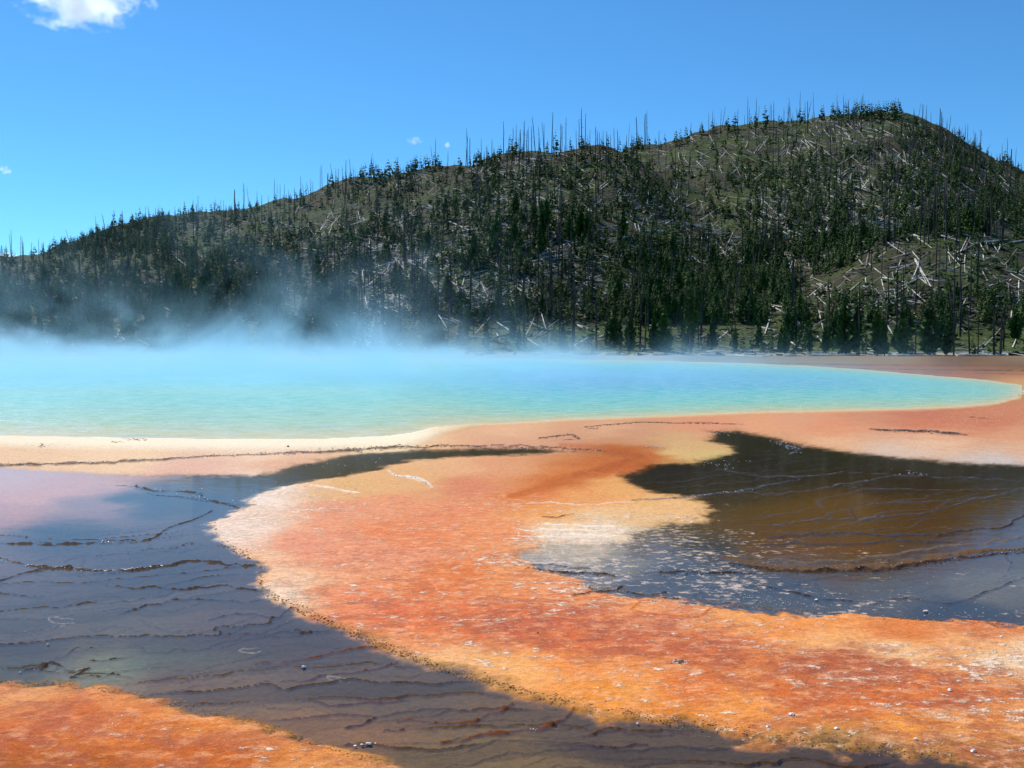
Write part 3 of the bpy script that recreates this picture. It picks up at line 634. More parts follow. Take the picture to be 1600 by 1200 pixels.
COLS_ = ["at the photo's left edge", "under the dark left shoulder", "beside the dark left shoulder", "above the drifting steam", "beside the steam wisp", "on the central left flank", "left of the central hilltop", "below the central hilltop", "right of the central hilltop", "left of the main summit", "under the summit's left side", "under the main summit", "under the summit's right side", "at the photo's right edge"]
ORD = ["leftmost", "second", "third", "fourth", "fifth", "sixth", "seventh", "eighth", "ninth", "tenth", "eleventh", "twelfth", "thirteenth", "fourteenth", "fifteenth", "sixteenth", "seventeenth", "eighteenth", "nineteenth", "twentieth"]
def labels_for(p, what):
    """p: (n,2) pixel of the base; one label each, counted from the left inside each stretch of hillside"""
    s0 = skyline(p[:, 0]); fr = (p[:, 1] - s0) / (555 - s0)
    r = np.where(p[:, 1] - s0 < 14, 0, np.where(p[:, 1] > 528, 4, np.where(fr < .36, 1, np.where(fr < .68, 2, 3))))
    c = np.clip((p[:, 0] / 1600 * len(COLS_)).astype(int), 0, len(COLS_) - 1)
    out = [None] * len(p)
    for rr_ in range(5):
        for cc_ in range(len(COLS_)):
            idx = [i for i in range(len(p)) if r[i] == rr_ and c[i] == cc_]; idx.sort(key=lambda i: p[i, 0])
            for k, i in enumerate(idx):
                pl = f"{ROWS_[rr_]} {COLS_[cc_]}"
                if len(idx) == 1: s = f"{what} {pl}"
                elif k == 0: s = f"leftmost {what} {pl}"
                elif k == len(idx) - 1: s = f"rightmost {what} {pl}"
                else: s = f"{ORD[min(k, 19)]} {what} from left {pl}"
                out[i] = s
    return out

# --- pines
NP = 8600
x, y_, z_, p = scatter(NP, dens_pine, 21)
hts = RS.uniform(2.3, 5.3, len(x)) * np.where(RS.rand(len(x)) < .12, 1.35, 1)
kn = (p[:, 0] > 1240) & (p[:, 1] > np.interp(p[:, 0], [1200, 1270, 1320, 1380, 1430, 1600, 1700], [500, 450, 416, 384, 368, 370, 400]))
hts *= np.where(p[:, 0] < 280, .95, 1) * np.where(kn, .8, 1) * np.where((p[:, 1] > 480) & (p[:, 0] > 1240), 1.1, 1) * np.where((p[:, 1] > 430) & (p[:, 0] > 560), .82, 1)
# named skyline pines and shore pines
extra = [(470,304,5.5),(478,302,5),(718,268,6),(742,264,6.5),(752,262,5),(772,256,5.5),(779,256,6),(798,246,8),(806,246,7),(868,236,9),(855,237,5),(968,234,6),(990,236,7),(996,236,9),(1002,236,8),(1013,234,8),(1024,232,6),(1039,230,7),(1056,228,8),(1063,226,8),(1072,222,8),(1096,214,7),(1113,210,7),(1137,206,8),(1148,204,9),(1173,202,7),(1180,201,8),(1195,200,11),(1217,198,6),(1221,197,5),(1238,196,6),(1250,194,8),(1256,194,8),(1269,192,5),(1284,190,8),(1286,190,6),(190,358,8),(178,360,9),(289,340,6),(316,338,6),(330,337,6),(1404,182,9),(1398,182,7)]
for k in range(34): extra.append((1300 + k * 3.0 + random.uniform(-1, 1), 186 + random.uniform(-1, 3), random.uniform(5, 10)))
for k in range(26): extra.append((562 + k * 5 + random.uniform(-2, 2), skyline(562 + k * 5) + random.uniform(2, 10), random.uniform(5, 9)))
shore = [(1022,548,7.5),(960,547,9),(1030,550,6),(1079,552,15),(1040,551,10),(985,548,8),(1112,548,7),(1145,548,5),(1160,549,4.5),(1175,549,5),(1205,550,5),(1222,551,6),(1248,552,5),(1265,551,6),(1322,556,12),(1336,552,6),(1370,557,11),(1382,557,8),(1410,557,10),(1452,556,11),(1350,552,5),(1290,552,7),(1300,549,5),(1242,552,4),(1478,555,7),(1100,551,3),(1190,552,3.5),(720,545,6),(760,546,7),(820,546,5),(880,546,6),(640,545,5),(540,540,7),(470,538,8),(1550,555,5),(1520,552,4)]
for k in range(46): shore.append((random.uniform(1180, 1490), random.uniform(528, 556), random.uniform(3.5, 8.5)))
for k in range(40): shore.append((random.uniform(560, 1180), random.uniform(522, 550), random.uniform(2.5, 6.5)))
ex = np.array(extra + shore); ex[:len(extra), 1] = np.maximum(ex[:len(extra), 1], skyline(ex[:len(extra), 0]) + 1.5)
xe, ye, ze, oke = hit(ex[:, 0], ex[:, 1])
x = np.concatenate([x, xe[oke]]); y_ = np.concatenate([y_, ye[oke]]); z_ = np.concatenate([z_, ze[oke]]); p = np.concatenate([p, ex[oke, :2]]); hts = np.concatenate([hts, ex[oke, 2] * np.where(ex[oke, 1] > 520, .68, .9)])
print("pines", len(x))
size = hts / y_
inview = (p[:, 0] > 0) & (p[:, 0] < 1600)
order = np.argsort(-size * inview); big_i = order[:290]; rest = order[290:]
pv_mesh = []
for k in range(7):
    rs = np.random.RandomState(50 + k); v_, f_ = pine_geo(rs, 34, 11, [.16, .18, .14, .20, .17, .15, .22][k], 2, (.12, .28), .45)
    pv_mesh.append((make_mesh("crown", v_, f_, [M_needle]), None))
tv, tf = tube_geo([(0, 0, -.05), (0, 0, .5), (0, 0, .93)], [.016, .010, .003], 5)
trunk_me = make_mesh("trunk", tv, tf, [M_bark])
tall_me = []
for k in range(5):
    v_, f_ = pine_geo(np.random.RandomState(150 + k), 26, 7, [.105, .12, .095, .115, .10][k], 2, (.10, .26), .5, [.3, .22, .38, .18, .28][k])
    tall_me.append(make_mesh("crown", v_, f_, [M_needle]))
def shape_word(hh): return "tall green pine" if hh > 8.5 else ("green pine" if hh > 6 else "small green pine")
lab = [None] * len(big_i)
SLIM = ["", "", "slender ", "broad ", "", "slender ", "broad "]
for wd_ in [a_ + b_ for a_ in ("", "slender ", "broad ") for b_ in ("tall green pine", "green pine", "small green pine")]:
    ii = [k for k, i in enumerate(big_i) if SLIM[k % 7] + shape_word(hts[i]) == wd_]
    if ii:
        for k, s in zip(ii, labels_for(p[big_i[ii]], wd_)): lab[k] = s
for k, i in enumerate(big_i):
    e = bpy.data.objects.new("pine_tree", None); COL.objects.link(e); e.empty_display_size = .1
    e.location = (x[i], y_[i], z_[i] - .1); hh = hts[i]; wv_ = hh * random.uniform(.85, 1.2)
    e.scale = (wv_, wv_, hh); e.rotation_euler = (0, random.uniform(-.03, .03), random.uniform(0, 6.28))
    tag(e, lab[k], "pine tree", "living pines standing on the burnt hillside")
    link("trunk", trunk_me, e); link("crown", tall_me[k % 5] if hh > 8.5 else pv_mesh[k % 7][0], e)
lo = []
for k in range(12): lo.append(pine_geo(np.random.RandomState(80 + k), 10, 5, [.18, .22, .16, .24][k % 4], 1, (.3, .5), .15))
def bake(idx, geos, xs, ys, zs, sx, sz, rot=None, tilt=None):
    V = []; Fc = []; o = 0
    for n_, i in enumerate(idx):
        v_, f_ = geos[n_ % len(geos)]
        a = RS.uniform(0, 6.28) if rot is None else rot[i]; c, s = math.cos(a), math.sin(a)
        vx = v_[:, 0] * sx[i]; vy = v_[:, 1] * sx[i]; vz = v_[:, 2] * sz[i]
        X1 = vx * c - vy * s; Y1 = vx * s + vy * c
        if tilt is not None: X1 = X1 + vz * tilt[i]
        V.append(np.stack([X1 + xs[i], Y1 + ys[i], vz + zs[i]], 1)); Fc.append(f_ + o); o += len(v_)
    return np.concatenate(V), np.concatenate(Fc)
fv, ff = bake(rest, lo, x, y_, z_ - .1, hts * RS.uniform(.85, 1.25, len(hts)), hts)
tag(link("pine_forest", make_mesh("pine_forest", fv, ff, [M_needle])), "young green pines scattered over the burnt hillside, too small to count", "pine forest", kind="stuff")

# --- standing dead trees
SKY_SNAGS = [(4,385),(17,360),(15,395),(33,369),(36,372),(50,380),(61,374),(69,380),(79,377),(103,360),(150,338),(160,336),(140,356),(178,333),(186,344),(192,330),(228,322),(232,324),(243,325),(249,320),(257,330),(274,325),(283,325),(289,316),(303,314),(308,320),(335,316),(350,314),(368,312),(381,290),(386,292),(373,318),
 (402,300),(410,305),(438,288),(445,288),(470,275),(486,280),(489,284),(503,258),(512,272),(514,274),(525,264),(535,260),(540,270),(546,250),(551,262),(584,247),(588,260),(625,248),(641,262),(650,260),(655,256),(673,230),(681,217),(700,238),(711,252),(725,213),(732,202),(735,218),(745,242),(752,218),(760,230),(769,218),(786,192),
 (802,200),(807,195),(813,205),(831,185),(832,200),(842,200),(850,195),(859,178),(865,210),(876,195),(879,200),(885,185),(900,205),(904,188),(910,172),(915,180),(922,203),(930,200),(942,205),(954,212),(959,200),(979,212),(987,212),(992,185),(1008,180),(1010,175),(1029,205),(1107,178),(1112,175),(1116,185),(1127,172),(1133,168),(1153,172),(1168,152),(1171,170),(1180,175),(1182,155),
 (1203,162),(1208,160),(1225,172),(1231,165),(1244,172),(1249,145),(1261,160),(1317,152),(1334,156),(1337,158),(1345,153),(1427,172),(1441,166),(1447,166),(1454,178),(1468,172),(1470,178),(1478,190),(1491,198),(1497,200),(1505,198),(1516,215),(1523,212),(1526,215),(1532,205),(1547,227),(1573,217),(1580,235),(1587,232)]
LEAN = {103: -.3, 160: -.15, 386: -.12, 546: -.1, 588: -.05, 673: -.12, 725: -.06, 831: -.1, 859: -.05, 1547: .5, 584: .02, 650: -.1, 1127: .05, 992: -.06, 711: .2, 1133: .15}
sp = []   # base px, base py, top px, top py
rq = random.Random(12)
for (a, t) in SKY_SNAGS:
    hpx = rq.uniform(34, 62); b = max(skyline(a) + 2, t + hpx); ln = LEAN.get(a, rq.uniform(-.03, .03))
    sp.append((a - ln * (b - t), b, a, t))
rs = np.random.RandomState(33)
def dens_snag(px, py):
    d = .55 + 0 * px
    d = np.where(px < 400, .35, d); d = np.where((px > 1180), 1.3, d); d = np.where((px > 1255) & (py > 385), .14, d)
    d = np.where((px > 1000) & (px < 1300) & (py > 420), .35, d); d = np.where(py > 520, .25, d)
    return d * np.clip(1 + 1.5 * fbm(px / 60, py / 60, 95, 3), .2, 2)
n_sn = 760
xx, yy2, zz2, pp_ = scatter(n_sn, dens_snag, 34)
for i in range(len(xx)):
    hh = rq.uniform(4, 12.5); ln = rq.gauss(0, .04)
    sp.append((pp_[i, 0], pp_[i, 1], pp_[i, 0] + ln * 60, pp_[i, 1] - hh * F / yy2[i]))
for (a, b, t, ln) in [(1417,557,470,0),(1430,557,500,0),(1490,558,470,-.02),(1515,558,480,-.08),(1528,557,500,0),(1553,558,475,0),(1563,556,490,0),(875,547,455,0),(895,550,480,-.05),(932,547,470,-.05),(1008,548,480,0),(1031,549,500,0),(1035,549,505,0),(1095,540,470,-.04),(983,552,490,-.05),(1000,547,460,0),(600,540,440,0),(700,545,450,.02),(855,545,430,0),(1460,556,490,0),(1342,556,440,0),(1462,440,350,0),(1527,455,355,0),(1468,420,360,0)]:
    sp.append((a, b, a + ln * (b - t), t))
sp = np.array(sp)
xs2, ys2, zs2, ok2 = hit(sp[:, 0], sp[:, 1]); sp = sp[ok2]; xs2, ys2, zs2 = xs2[ok2], ys2[ok2], zs2[ok2]
sh = (sp[:, 1] - sp[:, 3]) * ys2 / F / .98
tl = (sp[:, 2] - sp[:, 0]) * ys2 / F / sh
print("snags", len(sp))
sshow = sh / ys2 * ((sp[:, 0] > 0) & (sp[:, 0] < 1600)) * np.where(sp[:, 3] < skyline(sp[:, 0]) - 10, 1.4, 1)
so_ = np.argsort(-sshow); sb = so_[:290]; sr = so_[290:]
sn_geo = [snag_geo(np.random.RandomState(200 + k), [4, 8, 14, 22, 6, 10][k], 5, k == 4) for k in range(6)]
sn_me = [make_mesh("dead_tree", v_, f_, [M_char]) for v_, f_ in sn_geo]
def sword(i):
    if abs(tl[i]) > .1: return "leaning bare dead trunk"
    return "tall bare dead trunk" if sh[i] > 14 else "bare dead trunk"
lab = [None] * len(sb)
for wd_ in ("leaning bare dead trunk", "tall bare dead trunk", "bare dead trunk"):
    ii = [k for k, i in enumerate(sb) if sword(i) == wd_]
    if ii:
        for k, s in zip(ii, labels_for(sp[sb[ii], :2], wd_)): lab[k] = s
for k, i in enumerate(sb):
    o = link("dead_tree", sn_me[k % 6]); o.location = (xs2[i], ys2[i], zs2[i]); wv_ = min(14, max(9, sh[i])) * random.uniform(.75, 1.15)
    o.scale = (wv_, wv_, sh[i]); o.rotation_euler = (0, math.atan(tl[i]), random.uniform(0, 6.28)) if abs(tl[i]) < .06 else (0, math.atan(tl[i]), 0)
    tag(o, lab[k], "dead tree", "burnt dead trees still standing on the hillside")
fv, ff = bake(sr, [snag_geo(np.random.RandomState(300 + k), 4, 4) for k in range(6)], xs2, ys2, zs2, np.maximum(9, sh * .8), sh, None, tl)
tag(link("dead_tree_stand", make_mesh("dead_tree_stand", fv, ff, [M_char])), "thin burnt trunks standing all over the hillside", "dead trees", kind="stuff")

# --- fallen logs
def dens_log(px, py):
    d = .6 + 0 * px; d = np.where(px < 230, .08, d); d = np.where((px > 560) & (px < 860), 1.2, d); d = np.where(px > 1180, 1.2, d); d = np.where((px < 560) & (py > 420), .25, d); d = np.where((py > 400) & (px > 860), .4, d); knl = np.interp(px, [1200, 1270, 1320, 1380, 1430, 1600, 1700], [500, 450, 416, 384, 368, 370, 400]); d = np.where((px > 1255) & (py > knl) & (py < 510), .3, d); d = np.where(py > 485, .05, d)
    d = np.where((px > 1000) & (px < 1360) & (py > 425), .25, d); d = np.where((py > 505) & (px < 1300), .2, d)
    return d * np.clip(1 + 1.2 * fbm(px / 50, py / 40, 97, 3), .1, 2)
HAND_LOGS = [(1434,384,1448,448),(1442,382,1452,452),(1429,408,1448,446),(1430,406,1455,452),(1425,440,1438,404),(1473,395,1472,460),(1482,388,1485,414),(1508,402,1508,432),(1525,397,1510,430),(1536,400,1542,440),(1568,405,1546,452),(1531,382,1543,402),(1480,395,1500,418),(1592,440,1592,490),(1582,480,1578,524),(1468,500,1476,516),(1386,510,1399,530),(1388,458,1386,505),(1368,452,1378,468),(1276,445,1295,454),(1390,474,1420,486),(1428,490,1436,506),(1340,460,1348,472),(1494,452,1500,485),(1339,403,1350,418),(1393,388,1400,380),(1551,383,1560,397),(1514,520,1496,548),(1582,545,1588,530),(1300,526,1312,538),(1246,505,1256,513),(1200,486,1222,510),
 (976,255,1008,300),(1010,255,1060,280),(1088,252,1100,264),(1130,262,1165,295),(1050,325,1060,343),(1065,350,1160,374),(962,370,977,394),(870,330,896,380),(842,402,858,418),(860,420,872,434),(811,278,825,288),(1124,262,1128,274),(1079,214,1086,222),(870,323,872,350),(813,384,816,398),(800,324,818,350),(1108,262,1118,292),(1190,310,1194,340),(928,362,932,350),
 (673,340,673,370),(671,345,676,400),(615,370,645,388),(585,395,612,402),(640,438,685,421),(600,385,660,381),(600,353,700,318),(560,330,640,300),(566,424,568,444),(632,272,637,285),(725,306,736,318),(679,332,687,350),(584,336,587,350),(770,355,786,373),(522,325,532,340),(440,375,455,355),(495,395,440,373+40),(650,480,720,505),(655,478,700,500),(652,490,690,498),(665,492,712,508),(660,500,700,506),(710,506,722,508),(488,498,492,510),(496,455,500,468),(605,480,633,488),
 (1275,198,1282,210),(1252,222,1266,232),(1275,226,1282,252),(1200,240,1222,268),(1324,248,1354,274),(1441,238,1452,254),(1405,270,1410,290),(1388,240,1398,262),(1358,200,1364,216),(1475,310,1492,290),(1215,340,1228,370),(1262,358,1280,375),(1240,365,1260,380),(1414,335,1426,352),(1366,315,1374,330),(1536,255,1575,290),(1556,270,1560,285),(1540,250,1598,298),(1570,275,1576,288),(340,455,335,445),(255,400,262,412),(335,400,338,410),(300,370,330,362),(375,395,390,368),(176,455,183,468),(230,450,236,438),(268,497,276,507),(225,395,232,388)]
L = []
for (a, b, c, d) in HAND_LOGS: L.append((a, b, c, d, 1))
xx, yy2, zz2, pp_ = scatter(6000, dens_log, 44, 548)
for i in range(len(xx)):
    ln = rq.uniform(2.5, 11) * F / max(yy2[i], 260) * .8
    an = rq.gauss(0, .45) if rq.random() < .6 else rq.uniform(-1.5, 1.5)
    L.append((pp_[i, 0], pp_[i, 1], pp_[i, 0] + ln * math.cos(an), pp_[i, 1] + ln * math.sin(an) * .8, 1 if rq.random() < .45 else 0))
L = np.array(L)
ax_, ay_, az_, oa = hit(L[:, 0], L[:, 1]); bx_, by_, bz_, ob = hit(L[:, 2], L[:, 3])
ln3 = np.sqrt((ax_ - bx_) ** 2 + (ay_ - by_) ** 2 + (az_ - bz_) ** 2)
good = oa & ob & (ln3 < 26) & (ln3 > 1.0) & (L[:, 3] < 556)
L, ax_, ay_, az_, bx_, by_, bz_, ln3 = [q_[good] for q_ in (L, ax_, ay_, az_, bx_, by_, bz_, ln3)]
lp = np.hypot(L[:, 0] - L[:, 2], L[:, 1] - L[:, 3])
vis = lp * ((L[:, 0] > 0) & (L[:, 0] < 1600)) * np.where(L[:, 4] > 0, 2.0, 1.0)
lo_ = np.argsort(-vis); lb, lr = lo_[:280], lo_[280:]
lgeo = [log_geo(np.random.RandomState(400 + k), 6, 5) for k in range(5)]
lme = [[make_mesh("fallen_log", v_, f_, [mm]) for v_, f_ in lgeo] for mm in (M_wood2, M_grey)]
mid_p = np.stack([(L[:, 0] + L[:, 2]) / 2, (L[:, 1] + L[:, 3]) / 2], 1)
def lword(i):
    c = "pale fallen log" if L[i, 4] > 0 else "brown fallen log"
    s = abs(L[i, 1] - L[i, 3]) / (abs(L[i, 0] - L[i, 2]) + .1)
    return ("steep " if s > 2.2 else ("level " if s < .35 else "slanting ")) + c
lab = [None] * len(lb)
for wd_ in set(lword(i) for i in lb):
    ii = [k for k, i in enumerate(lb) if lword(i) == wd_]
    for k, s in zip(ii, labels_for(mid_p[lb[ii]], wd_)): lab[k] = s
from mathutils import Matrix
for k, i in enumerate(lb):
    a = Vector((ax_[i], ay_[i], az_[i] + .15)); b = Vector((bx_[i], by_[i], bz_[i] + .2)); d = b - a
    o = link("fallen_log", lme[int(L[i, 4])][k % 5]); q4 = d.to_track_quat('X', 'Z')
    wv_ = random.uniform(6, 8.5) * min(1, ay_[i] / 260) * (1.15 if L[i, 4] else 1)
    o.matrix_world = Matrix.Translation(a) @ q4.to_matrix().to_4x4() @ Matrix.Diagonal((d.length, wv_, wv_, 1))
    tag(o, lab[k], "fallen log", "fallen logs strewn across the hillside")
def bake_logs(idx, geos, rad):
    V = []; Fc = []; o = 0
    for n_, i in enumerate(idx):
        v_, f_ = geos[n_ % len(geos)]; a = Vector((ax_[i], ay_[i], az_[i] + .1)); b = Vector((bx_[i], by_[i], bz_[i] + .15)); d = b - a
        M = np.array(d.to_track_quat('X', 'Z').to_matrix()); vv = v_ * np.array([d.length, rad, rad])
        V.append(vv @ M.T + np.array(a)); Fc.append(f_ + o); o += len(v_)
    return np.concatenate(V), np.concatenate(Fc)
lgeo2 = [log_geo(np.random.RandomState(500 + k), 4, 2) for k in range(4)]
for nm, mm, sel, txt in (("log_litter", M_wood2, lr[L[lr, 4] == 0], "brown fallen logs littering the whole hillside"), ("pale_log_litter", M_grey, lr[L[lr, 4] == 1], "pale weathered fallen logs littering the hillside")):
    v_, f_ = bake_logs(sel, lgeo2, 5.2); tag(link(nm, make_mesh(nm, v_, f_, [mm])), txt, "fallen logs", kind="stuff")

# bleached driftwood along the far shore
xr_, n_ = np.random.RandomState(61), 26
for k in range(n_):
    px0 = xr_.uniform(1000, 1600); d0 = xr_.uniform(124, 140)
    ln = xr_.uniform(2, 6); an = xr_.normal(0, .25)
    x0 = (px0 - 800) / F * d0; v_, f_ = lgeo[k % 5]
    o = link("driftwood_log", lme[1][k % 5]); dd = Vector((math.cos(an), math.sin(an) * 1.5, 0)); zt = float(max(terrain(np.array([x0]), np.array([d0]))[0], 0.02))
    o.matrix_world = Matrix.Translation((x0, d0, zt + .1)) @ dd.to_track_quat('X', 'Z').to_matrix().to_4x4() @ Matrix.Diagonal((ln, 8, 8, 1))
    o['_px'] = px0
dl = sorted([o for o in COL.objects if o.name.startswith("driftwood_log")], key=lambda o: o['_px'])
for k, o in enumerate(dl):
    del o['_px']; w_ = ["twenty-first", "twenty-second", "twenty-third", "twenty-fourth", "twenty-fifth"]
    nth = ORD[k] if k < 20 else w_[min(k - 20, 4)]
    tag(o, ("leftmost bleached driftwood log lying on the far shore of the pool" if k == 0 else ("rightmost bleached driftwood log lying on the far shore of the pool" if k == n_ - 1 else f"{nth} bleached driftwood log from left on the far shore of the pool")), "driftwood", "driftwood along the far shore")

# low brush and tufts on the slope
nb_ = 16000
rs = np.random.RandomState(70); bpx = rs.uniform(-100, 1700, nb_); s0 = skyline(bpx); bpy_ = s0 + 1 + (556 - s0) * rs.uniform(0, 1, nb_)
bx2, by2, bz2, okb = hit(bpx, bpy_); bx2, by2, bz2 = bx2[okb], by2[okb], bz2[okb]; n2 = len(bx2)
tri = rs.normal(0, 1, (n2, 3, 3)) * np.array([.7, .5, .25]) * rs.uniform(.5, 1.3, (n2, 1, 1)); tri[:, :, 2] = np.abs(tri[:, :, 2]); tri[:, 0, 2] = -.1
tri += np.stack([bx2, by2, bz2], 1)[:, None, :]
tag(link("hillside_brush", make_mesh("hillside_brush", tri.reshape(-1, 3), np.arange(n2 * 3).reshape(-1, 3), [needle_mat("brush_leaves", (.022, .032, .010), (.06, .072, .022))])), "low scrub and grass tufts over the hillside", "brush", kind="stuff")

# ------------------------------------------------------------------ stones, crumbs and glint beads on the flat
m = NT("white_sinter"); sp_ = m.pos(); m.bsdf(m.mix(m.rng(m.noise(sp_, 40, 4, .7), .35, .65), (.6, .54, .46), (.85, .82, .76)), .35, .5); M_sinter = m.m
m = NT("dark_stone"); sp_ = m.pos(); m.bsdf(m.mix(m.rng(m.noise(sp_, 50, 4, .7), .35, .65), (.045, .03, .022), (.16, .11, .08)), .45, .4); M_dstone = m.m
def rock_geo(rs, sub=1, flat=.55):
    import bmesh
    bm = bmesh.new(); bmesh.ops.create_icosphere(bm, subdivisions=sub, radius=1)
    sx, sy = rs.uniform(.8, 1.4), rs.uniform(.7, 1.1)
    for v_ in bm.verts: v_.co = Vector((v_.co.x * sx, v_.co.y * sy, v_.co.z * flat)) * rs.uniform(.72, 1.2)
    vs = np.array([v_.co[:] for v_ in bm.verts]); fs = np.array([[q_.index for q_ in f_.verts] for f_ in bm.faces]); bm.free(); return vs, fs
rg = [rock_geo(np.random.RandomState(600 + k), 2) for k in range(6)]
rgl = [rock_geo(np.random.RandomState(620 + k), 1) for k in range(6)]
def ground_z(px, py):
    r = np.clip(np.searchsorted(-pyrow, -py), 0, len(rows) - 1); c = np.clip(np.searchsorted(pxcol, px), 0, len(cols) - 1)
    return z[r, c]
STONES = [(1307,1142,5,"white sinter stone on the dark bank left of the lower right corner"),(1431,1159,6,"largest white sinter stone on the brown bank near the lower right corner"),(1521,1178,7,"flat white sinter stone lowest near the right corner"),(1484,1082,5,"small grey-white stone on the orange mat near the right edge"),(1498,1068,4,"white crumb of sinter above the grey-white stone on the orange mat"),(1237,1121,6,"low pale stone at the orange mat's lower edge"),(996,1131,3.5,"single white stone in the dark runoff below the orange mat"),(75,1008,4,"small dark and pale stone in the dark runoff at left"),(474,1043,5,"thin white flake on the dark mat left of the white ring"),(1200,1139,4,"dull white chip near the bottom edge right of centre"),(840,992,2.6,"tiny dark stone on the maroon patch of the orange mat"),(1447,956,5,"white stone at the edge of the grey pond near its lower shore"),(1276,938,4,"white stone lying in the grey pond's sparkling shallows"),(450,702,3,"small dark stone on the cream beach by the pool")]
for (a, b, s, t) in STONES:
    gx_, gy_ = on_ground(a, b); zz = float(ground_z(a, b)); sc_ = .8 * s * gy_ / F
    dark = "dark stone" in t
    o = link("sinter_stone" if not dark else "dark_stone", make_mesh("stone", *rg[int(a) % 6], [M_dstone if dark else M_sinter]))
    o.location = (gx_, gy_, max(zz, 0) + sc_ * .25); o.scale = (sc_, sc_, sc_); o.rotation_euler = (0, 0, a)
    tag(o, t, "stone")
# crusted vent holes / knobbly ridges
def lump_patch(name, label, cat, items, seed, mat2):
    """a ridge of fused crusty knobs: one thing"""
    rs = np.random.RandomState(seed); parts = []; mi = []
    for (a, b, s) in items:
        gx_, gy_ = on_ground(a, b); sc_ = s * gy_ / F; v_, f_ = rgl[rs.randint(6)]
        parts.append((v_ * sc_ * np.array([rs.uniform(.9, 1.6), 1, .8]) + np.array([gx_, gy_, max(float(ground_z(a, b)), 0) + sc_ * .15]), f_)); mi += [int(rs.rand() < mat2)] * len(f_)
    v_, f_ = join(parts); o0 = np.array([v_[:, 0].mean(), v_[:, 1].mean(), 0]); o = link(name, make_mesh(name, v_ - o0, f_, [M_dstone, M_sinter], midx=mi)); o.location = o0
    tag(o, label, cat); return o
rz = random.Random(9)
lump_patch("crusted_vent", "small black crusted vent with white crumbs in the orange mat", "vent", [(rz.gauss(1062, 9), 1037 + rz.gauss(0, 1.6), rz.uniform(1.2, 2.6)) for _ in range(46)], 1, .3)
lump_patch("dark_ridge", "dark lens-shaped ridge on the pink flat right of the pond's top", "ridge", [(1370 + t * 130 + rz.uniform(-3, 3), 673 + t * 5 + rz.gauss(0, .9), rz.uniform(1.0, 2.0)) for t in [rz.random() ** 1.0 for _ in range(110)]], 2, .12)
lump_patch("debris_clump", "biggest rust-brown clump of debris on the cream beach", "debris", [(rz.gauss(212, 12), 691 + rz.gauss(0, 1.2), rz.uniform(.8, 1.8)) for _ in range(30)], 3, 0)
lump_patch("debris_clump", "dark debris clump just left of the biggest one on the beach", "debris", [(rz.gauss(180, 6), 696 + rz.gauss(0, 1), rz.uniform(.8, 1.6)) for _ in range(16)], 4, 0)
lump_patch("debris_clump", "small brown debris clump near the left edge of the beach", "debris", [(rz.gauss(67, 4), 700 + rz.gauss(0, 1.2), rz.uniform(.8, 1.5)) for _ in range(14)], 5, 0)
lump_patch("debris_clump", "rusty crumbling clump where the thin dark rim line starts", "debris", [(rz.gauss(926, 7), 670 + rz.gauss(0, 1), rz.uniform(.8, 1.5)) for _ in range(18)], 6, .1)
lump_patch("wet_knob", "glinting dark knobs at the bottom edge left of centre", "crust", [(rz.gauss(571, 7), 1163 + rz.gauss(0, 1.2), rz.uniform(1.5, 3)) for _ in range(12)], 7, .4)
# crumbs and glint beads along the rims (uncountable)
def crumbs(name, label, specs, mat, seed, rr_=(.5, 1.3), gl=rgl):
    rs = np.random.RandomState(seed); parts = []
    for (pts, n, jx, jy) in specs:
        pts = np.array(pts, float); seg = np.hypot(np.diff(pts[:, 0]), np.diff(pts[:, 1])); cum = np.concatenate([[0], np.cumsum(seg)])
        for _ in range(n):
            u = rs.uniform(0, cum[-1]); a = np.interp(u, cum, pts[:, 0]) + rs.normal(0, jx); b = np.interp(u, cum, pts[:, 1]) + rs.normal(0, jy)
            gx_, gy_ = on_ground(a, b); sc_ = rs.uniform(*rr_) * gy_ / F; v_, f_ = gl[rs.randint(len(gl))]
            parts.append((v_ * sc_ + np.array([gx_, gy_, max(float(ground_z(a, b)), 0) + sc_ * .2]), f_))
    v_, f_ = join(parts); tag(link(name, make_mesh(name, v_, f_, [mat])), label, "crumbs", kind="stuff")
ol = [rock_geo(np.random.RandomState(640 + k), 1, .8) for k in range(3)]
crumbs("dark_crumbs", "dark crumbs of old mat along the beach ridge and rims", [([(-20,727),(130,725),(240,720),(340,713)], 420, 2, 1.0), ([(340,713),(480,709),(620,701),(700,697)], 330, 2, 1.1), ([(700,697),(860,700),(945,706)], 130, 2, .5), ([(842,686),(890,680),(905,688)], 60, 2, .7), ([(915,668),(1000,661),(1160,664)], 130, 2, .35), ([(1140,884),(1260,893),(1400,888),(1600,858)], 260, 3, 2.2), ([(820,889),(960,899)], 60, 3, 1.5), ([(1030,896),(1180,897)], 60, 3, 2)], M_dstone, 91, (.6, 1.5))
